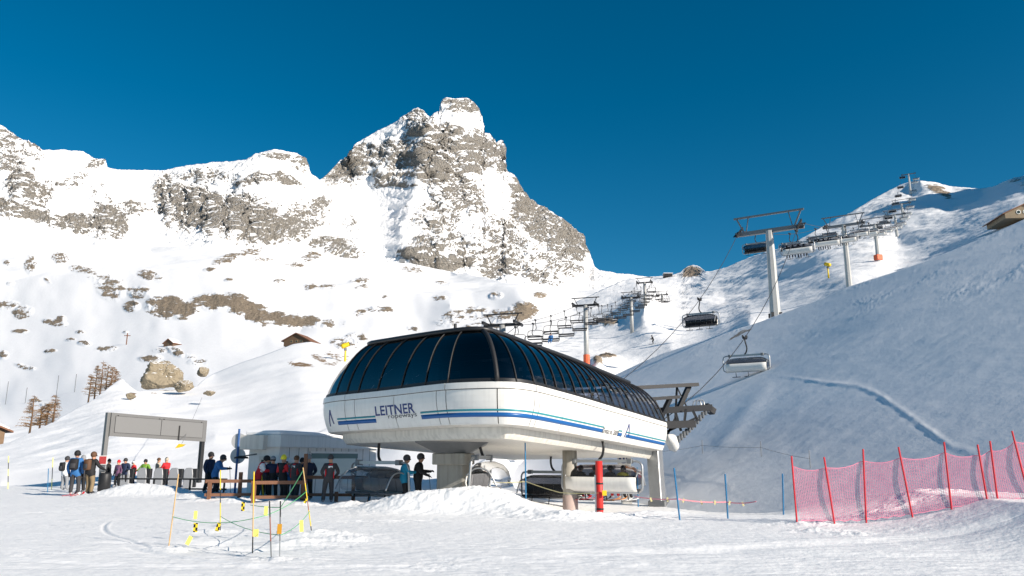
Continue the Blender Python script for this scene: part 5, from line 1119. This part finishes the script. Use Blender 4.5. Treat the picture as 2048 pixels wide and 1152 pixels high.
# red net fence
NP = [((1594, 1044), (1583, 912)), ((1670, 1041), (1648, 914)), ((1731, 1039), (1726, 898)), ((1826, 1025), (1797, 894)), ((1903, 1017), (1888, 884)), ((1977, 1009), (1955, 889)), ((1996, 1005), (1980, 882)), ((2062, 998), (2024, 862)), ((2130, 992), (2100, 850))]
NQ = []
for k, (b, t_) in enumerate(NP):
    Y_ = 21.6 - 1.2 * (b[0] - 1594) / 468; q = P(*b, Y_); q.z = min(q.z, gz(q.x, q.y) + .05)
    top = P(*t_, q.y); NQ.append((q, top))
    pole('net_pole', ['leftmost red net pole, standing clear of the net edge', 'second red net pole from the left', 'third red net pole from the left, nearly upright', 'fourth red net pole from the left, leaning clearly left', 'fifth red net pole from the left', 'sixth red net pole from the left, with a close neighbour on its right', 'seventh red net pole, just right of its close neighbour', 'last red net pole at the right picture edge', 'red net pole beyond the right picture edge'][k], q - Vector((0, 0, .3)), top, [REDPOLE], .024, None, 'net pole', 'red poles of the safety net')
net = MB(); cols_b = []; cols_t = []
for i in range(len(NQ) - 1):
    (a, at_), (b, bt) = NQ[i], NQ[i + 1]; n = max(2, int((b - a).length / .05))
    for k in range(n):
        t = k / n; sg = .10 * 4 * t * (1 - t)
        bb_ = a.lerp(b, t) + Vector((0, .03, .03 + .02 * math.sin(k))); tt_ = a.lerp(at_, .84).lerp(b.lerp(bt, .84), t) + Vector((0, .03, -sg)); 
        if i == 0: e = .30 * (1 - t) ** 2; tt_ = tt_ + Vector((.04, 0, 0)); bb_ = bb_ + (b - a) * .12 * (1 - t)
        cols_b.append(bb_); cols_t.append(tt_)
NW = .0046; nr = 36
for k in range(len(cols_b)):
    d_ = (cols_b[min(k + 1, len(cols_b) - 1)] - cols_b[max(k - 1, 0)]).normalized() * NW
    rows = []
    for r in range(0, nr + 1, 4):
        t = r / nr; c = cols_b[k].lerp(cols_t[k], t) + Vector((0, .05 * math.sin(t * 3.1), 0)); rows.append([c - d_, c + d_])
    net.grid(rows)
for r in range(nr + 1):
    t = r / nr; wv = (cols_t[0] - cols_b[0]).normalized() * (NW if r not in (0, nr) else .012)
    rows = [[cols_b[k].lerp(cols_t[k], t) + Vector((0, .05 * math.sin(t * 3.1) + .001, 0)) + s * wv for k in range(0, len(cols_b), 3)] for s in (-1, 1)]
    net.grid(rows)
no = net.build('safety_net', NETM); props(shift(no, NQ[0][0]), 'long red mesh safety net along the foot of the shaded slope', 'safety net')
# queue-side posts at far left
for k, (b, t_, ms, lb) in enumerate([((16, 978), (17, 912), [PALEY, BLACK, PALEY, BLACK, PALEY], 'pale banded stake at far left behind the shadow'), ((95, 985), (97, 937), [BLUEPOLE], 'short blue stake left of the person in white'), ((103, 980), (106, 915), [PALEY, BLACK, PALEY], 'pale banded stake just left of the person in white')]):
    q = gp(*b); pole('slope_stake', lb, q, P(*t_, q.y), ms, .02, [1] * len(ms), 'stake')

# ================================================================ BACKGROUND THINGS
def rock(name, label, c, size, seed, snowcap=False, rz=0):
    bm = bmesh.new(); bmesh.ops.create_icosphere(bm, subdivisions=5, radius=1)
    V = np.array([v.co for v in bm.verts]); n = V / np.linalg.norm(V, axis=1)[:, None]
    pl_ = np.random.RandomState(seed).normal(size=(15, 3)); pl_ /= np.linalg.norm(pl_, axis=1)[:, None]
    r = np.ones(len(V))
    for p_, q_ in zip(pl_, np.random.RandomState(seed + 1).uniform(.45, .8, 15)): r = np.minimum(r, q_ / np.maximum(n @ p_, 1e-3))
    r = np.minimum(r, 1.05) + .2 * fbm(n * 1.9 + seed, 5, gain=.6) + .07 * fbm(n * 5 + seed, 4, ridged=True)
    for v, q in zip(bm.verts, n * r[:, None] * np.array(size)): v.co = q
    me = bpy.data.meshes.new(name); bm.to_mesh(me); bm.free(); me.materials.append(BOULDERM); me.materials.append(ROOFSNOW)
    for p in me.polygons:
        if snowcap and p.normal.z > .86: p.material_index = 1
    o = bpy.data.objects.new(name, me); COL.objects.link(o); o.location = c; o.rotation_euler = (0, 0, rz); return props(o, label, 'boulder')
rock('boulder', 'huge brown boulder on the snow hill above the gate', P(330, 752, 148), (4.9, 4, 3.4), 4, True)
rock('boulder', 'smaller boulder with a snow cap right of the huge one', P(366, 772, 140), (2.6, 2.4, 1.5), 8, True)
rock('boulder', 'dark rock behind the right shoulder of the snow-capped boulder', P(404, 745, 160), (1.7, 1.7, 1.1), 12, True)
rock('boulder', 'low dark stone right of the boulders above the gate sign', P(418, 786, 120), (1.3, 1.2, .6), 15, True)
rock('boulder', 'small reddish stone left below the huge boulder', P(262, 793, 118), (.9, .8, .5), 19)
def chalet(name, label, c, w, dpt, hw, hr, rz, wallm, roofm, wins=(), snow=True, cat='chalet'):
    t = thing(name, label, cat, c, rz)
    MB().box((0, 0, hw / 2 - .4), (w, dpt, hw + .8)).build('wall', wallm, t, False, True)
    g_ = MB(); g_.prism([(-w / 2, 0, hw), (w / 2, 0, hw), (0, 0, hw + hr)], (0, -dpt / 2, 0), (0, dpt / 2, 0)); g_.build('gable', wallm, t, False, True)
    for s in (-1, 1):
        rf = MB(); e = .7; a = Vector((0, 0, hw + hr + .05)); b = Vector((s * (w / 2 + e), 0, hw - e * hr / (w / 2) + .05)); rf.prism([a, b, b + Vector((0, 0, .22)), a + Vector((0, 0, .22))], (0, -dpt / 2 - .6, 0), (0, dpt / 2 + .6, 0)); ro_ = rf.build('roof', roofm, t, False, True)
        if snow:
            sn = MB(); sn.prism([a + Vector((0, 0, .225)), b.lerp(a, .12) + Vector((0, 0, .225)), b.lerp(a, .12) + Vector((0, 0, .42)), a + Vector((0, 0, .5))], (0, -dpt / 2 - .4, 0), (0, dpt / 2 + .4, 0)); sn.build('roof_snow', ROOFSNOW, ro_, False, True)
    for x, z, ww, hh in wins:
        f = MB().box((x, -dpt / 2 - .02, z), (ww, .06, hh)).build('window', WOODL, t, False, True); MB().box((x, -dpt / 2 - .06, z), (ww * .75, .03, hh * .75)).build('pane', PANE, f, False, True)
    return t
q = P(602, 690, 250); t = chalet('wooden_chalet', 'brown wooden chalet with low gable on top of the snow hill', q, 8.5, 7, 1.0, 2.2, R(-12), mat('weathered_timber', (.12, .075, .045), .8, 0, .35, 2), WOOD, [(-1.6, .7, .9, .8), (0.2, .7, .9, .8), (1.8, .7, .9, .8)], False)
MB().box((-5.2, 1, 1.2), (.5, .5, 3)).build('chimney', STONE, t, False, True)
q = on('snowy_slope', 343, 690); chalet('timber_hut', 'tiny dark timber hut left above the huge boulder', q, 7, 6, 1.2, 2.4, R(-20), mat('weathered_timber2', (.13, .08, .05), .8, 0, .35, 2), WOOD, [(0, .6, 1, .8)], True, 'hut')
q = on('snowy_slope', 803, 524); t = thing('alpine_hut', 'tiny grey box hut on the snow shelf below the peak', 'hut', q); MB().box(q + Vector((0, 0, 6)), (19, 14, 12), .2).build('wall', GREY, t); MB().box(q + Vector((0, 0, 12.6)), (20, 15, 1), .2).build('roof', DARK, t)
q = P(-80, 895, 95); t = chalet('log_house', 'timber house with wide snowy eaves cut off by the left edge', q, 6.5, 7, 2.0, 1.3, R(55), mat('old_logs', (.2, .13, .08), .8, 0, .3, 2), WOOD, [(-1.2, 1.2, .8, .9), (1.2, 1.2, .8, .9)], True, 'house')
q = P(2036, 440, 170); t = chalet('stone_house', 'stone house with brown roof and arched windows at the right edge', q, 9.5, 9, .3, 2.1, R(-8), STONE, WOOD, [], False, 'house')
for x in (-1.9, -.5, 2.4):
    fw_ = MB(); fw_.tube([Vector((x, -4.52, .55)), Vector((x, -4.6, .55))], .5, 18); f = fw_.build('window_arch', WHITE, t, False, True); p_ = MB(); p_.tube([Vector((x, -4.6, .53)), Vector((x, -4.63, .53))], .34, 18); p_.build('pane', PANE, f, False, True)
q = on('lift_slope', 1333, 556); t = thing('mountain_hut', 'flat dark hut on the far saddle left of the rock knob', 'hut', q); MB().box(q + Vector((0, 0, .9)), (5, 4, 2)).build('wall', DARK, t); MB().box(q + Vector((0, 0, 2.05)), (5.6, 4.6, .3)).build('roof_snow', ROOFSNOW, t)
q = on('snowy_slope', 250, 684); t = thing('summit_cross', 'slender wooden cross on the left snowfield above the larches', 'cross', q); MB().box(q + Vector((0, 0, 3.5)), (.5, .5, 9)).build('upright', WOOD, t); MB().box(q + Vector((0, 0, 6.2)), (4.2, .45, .45)).build('crossbar', WOOD, t)
def snow_gun(label, c, k, rz):
    t = thing('snow_gun', label, 'snow gun', c, rz)
    MB().tube([(0, 0, -.5), (0, 0, 2.2 * k)], [.22 * k, .16 * k], 10).build('mast', YEL, t, True, True)
    MB().tube([(0, 0, 2.0 * k), (0, 0, 2.5 * k)], .28 * k, 10).build('swivel', mat('gun_grey', (.2, .2, .2), .5), t, True, True)
    MB().tube([(-.8 * k, 0, 2.7 * k), (-.5 * k, 0, 2.85 * k), (.45 * k, 0, 3.25 * k), (.6 * k, 0, 3.3 * k)], [.42 * k, .5 * k, .42 * k, .46 * k], 14).build('fan_barrel', YEL, t, True, True)
    MB().tube([(.6 * k, 0, 3.3 * k), (.72 * k, 0, 3.35 * k)], .47 * k, 14).build('nozzle_ring', BLACK, t, True, True)
    return t
snow_gun('yellow snow gun on a mast left of the terminal roof', P(690, 722, 200), 1.35, .3)
snow_gun('tiny yellow snow gun on the upper slope between the first two towers', P(1657, 552, 165), .85, 2.0)
def larch(label, c, h, seed, group=None):
    t = thing('larch', label, 'tree', c, 0, group); rn = random.Random(seed); tk = MB(); tk.tube([(0, 0, -.5), (rn.uniform(-.1, .1), 0, h * .5), (0, 0, h)], [.16, .10, .02], 6); tk.build('trunk', BARK, t, True, True)
    cw = MB()
    for k in range(60):
        z = h * (.12 + .86 * rn.random()); a = rn.uniform(0, 6.28); L = (h - z) * .32 + .35; d = Vector((math.cos(a), math.sin(a), .12)) * L; p0 = Vector((0, 0, z)); cw.tube([p0, p0 + d * .6 + Vector((0, 0, .06)), p0 + d], [.05, .03, .015], 3, False)
        for m in range(7):
            s_ = p0 + d * rn.uniform(.3, 1); e = s_ + Vector((rn.uniform(-.35, .35), rn.uniform(-.35, .35), rn.uniform(-.3, .12))); cw.tube([s_, e], [.024, .012], 3, False)
    o = cw.build('crown', TWIG, t, False, True); return t
GL = 'bare larches on the left slope'
for k, (px, py, d, h) in enumerate([(178, 790, 150, 5.0), (190, 786, 152, 6.5), (200, 783, 150, 7), (212, 780, 152, 6), (222, 775, 150, 5), (230, 770, 152, 4.2)]):
    larch(['leftmost bare larch of the clump left of the huge boulder', 'second bare larch of the clump left of the boulder', 'tallest bare larch of the clump left of the boulder', 'fourth bare larch of the clump left of the boulder', 'fifth bare larch of the clump left of the boulder', 'rightmost small larch of the clump left of the boulder'][k], P(px, py, d) - Vector((0, 0, 1)), h, k, GL)
for k, (px, py, d, h) in enumerate([(60, 858, 118, 5.5), (80, 852, 120, 3.6), (92, 848, 120, 3.6), (106, 838, 120, 4.2)]):
    larch(['tall bare larch behind the log house at the left', 'small bare larch right of the tall one behind the log house', 'third bare larch from the log house', 'rightmost bare larch behind the near hill edge at the left'][k], P(px, py, d) - Vector((0, 0, .5)), h, 20 + k, GL)
for k, (px, py, h) in enumerate([(10, 808, 9), (50, 806, 6), (111, 797, 9), (149, 785, 7)]):
    q = on('snowy_slope', px, py); pole('survey_mast', ['leftmost thin mast on the left snowfield', 'short thin mast between two taller ones on the left snowfield', 'tall thin mast on the left snowfield, third from the left', 'rightmost thin mast on the left snowfield, near the larches'][k], q, q + Vector((0, 0, h)), [GREY], .12, None, 'mast')
q = P(361, 893, 47.5); t = thing('yellow_pad', 'yellow fabric pad hanging on a cable behind the gate', 'pad', q); MB().prism([q + Vector((-.3, 0, -.1)), q + Vector((.1, 0, -.02)), q + Vector((.3, 0, .12)), q + Vector((-.1, 0, .16))], (0, -.05, 0), (0, .05, 0)).build('fabric', YEL, t); MB().tube([q, P(371, 872, 48), P(404, 795, 75)], .012, 4).build('cable', GREY, t)
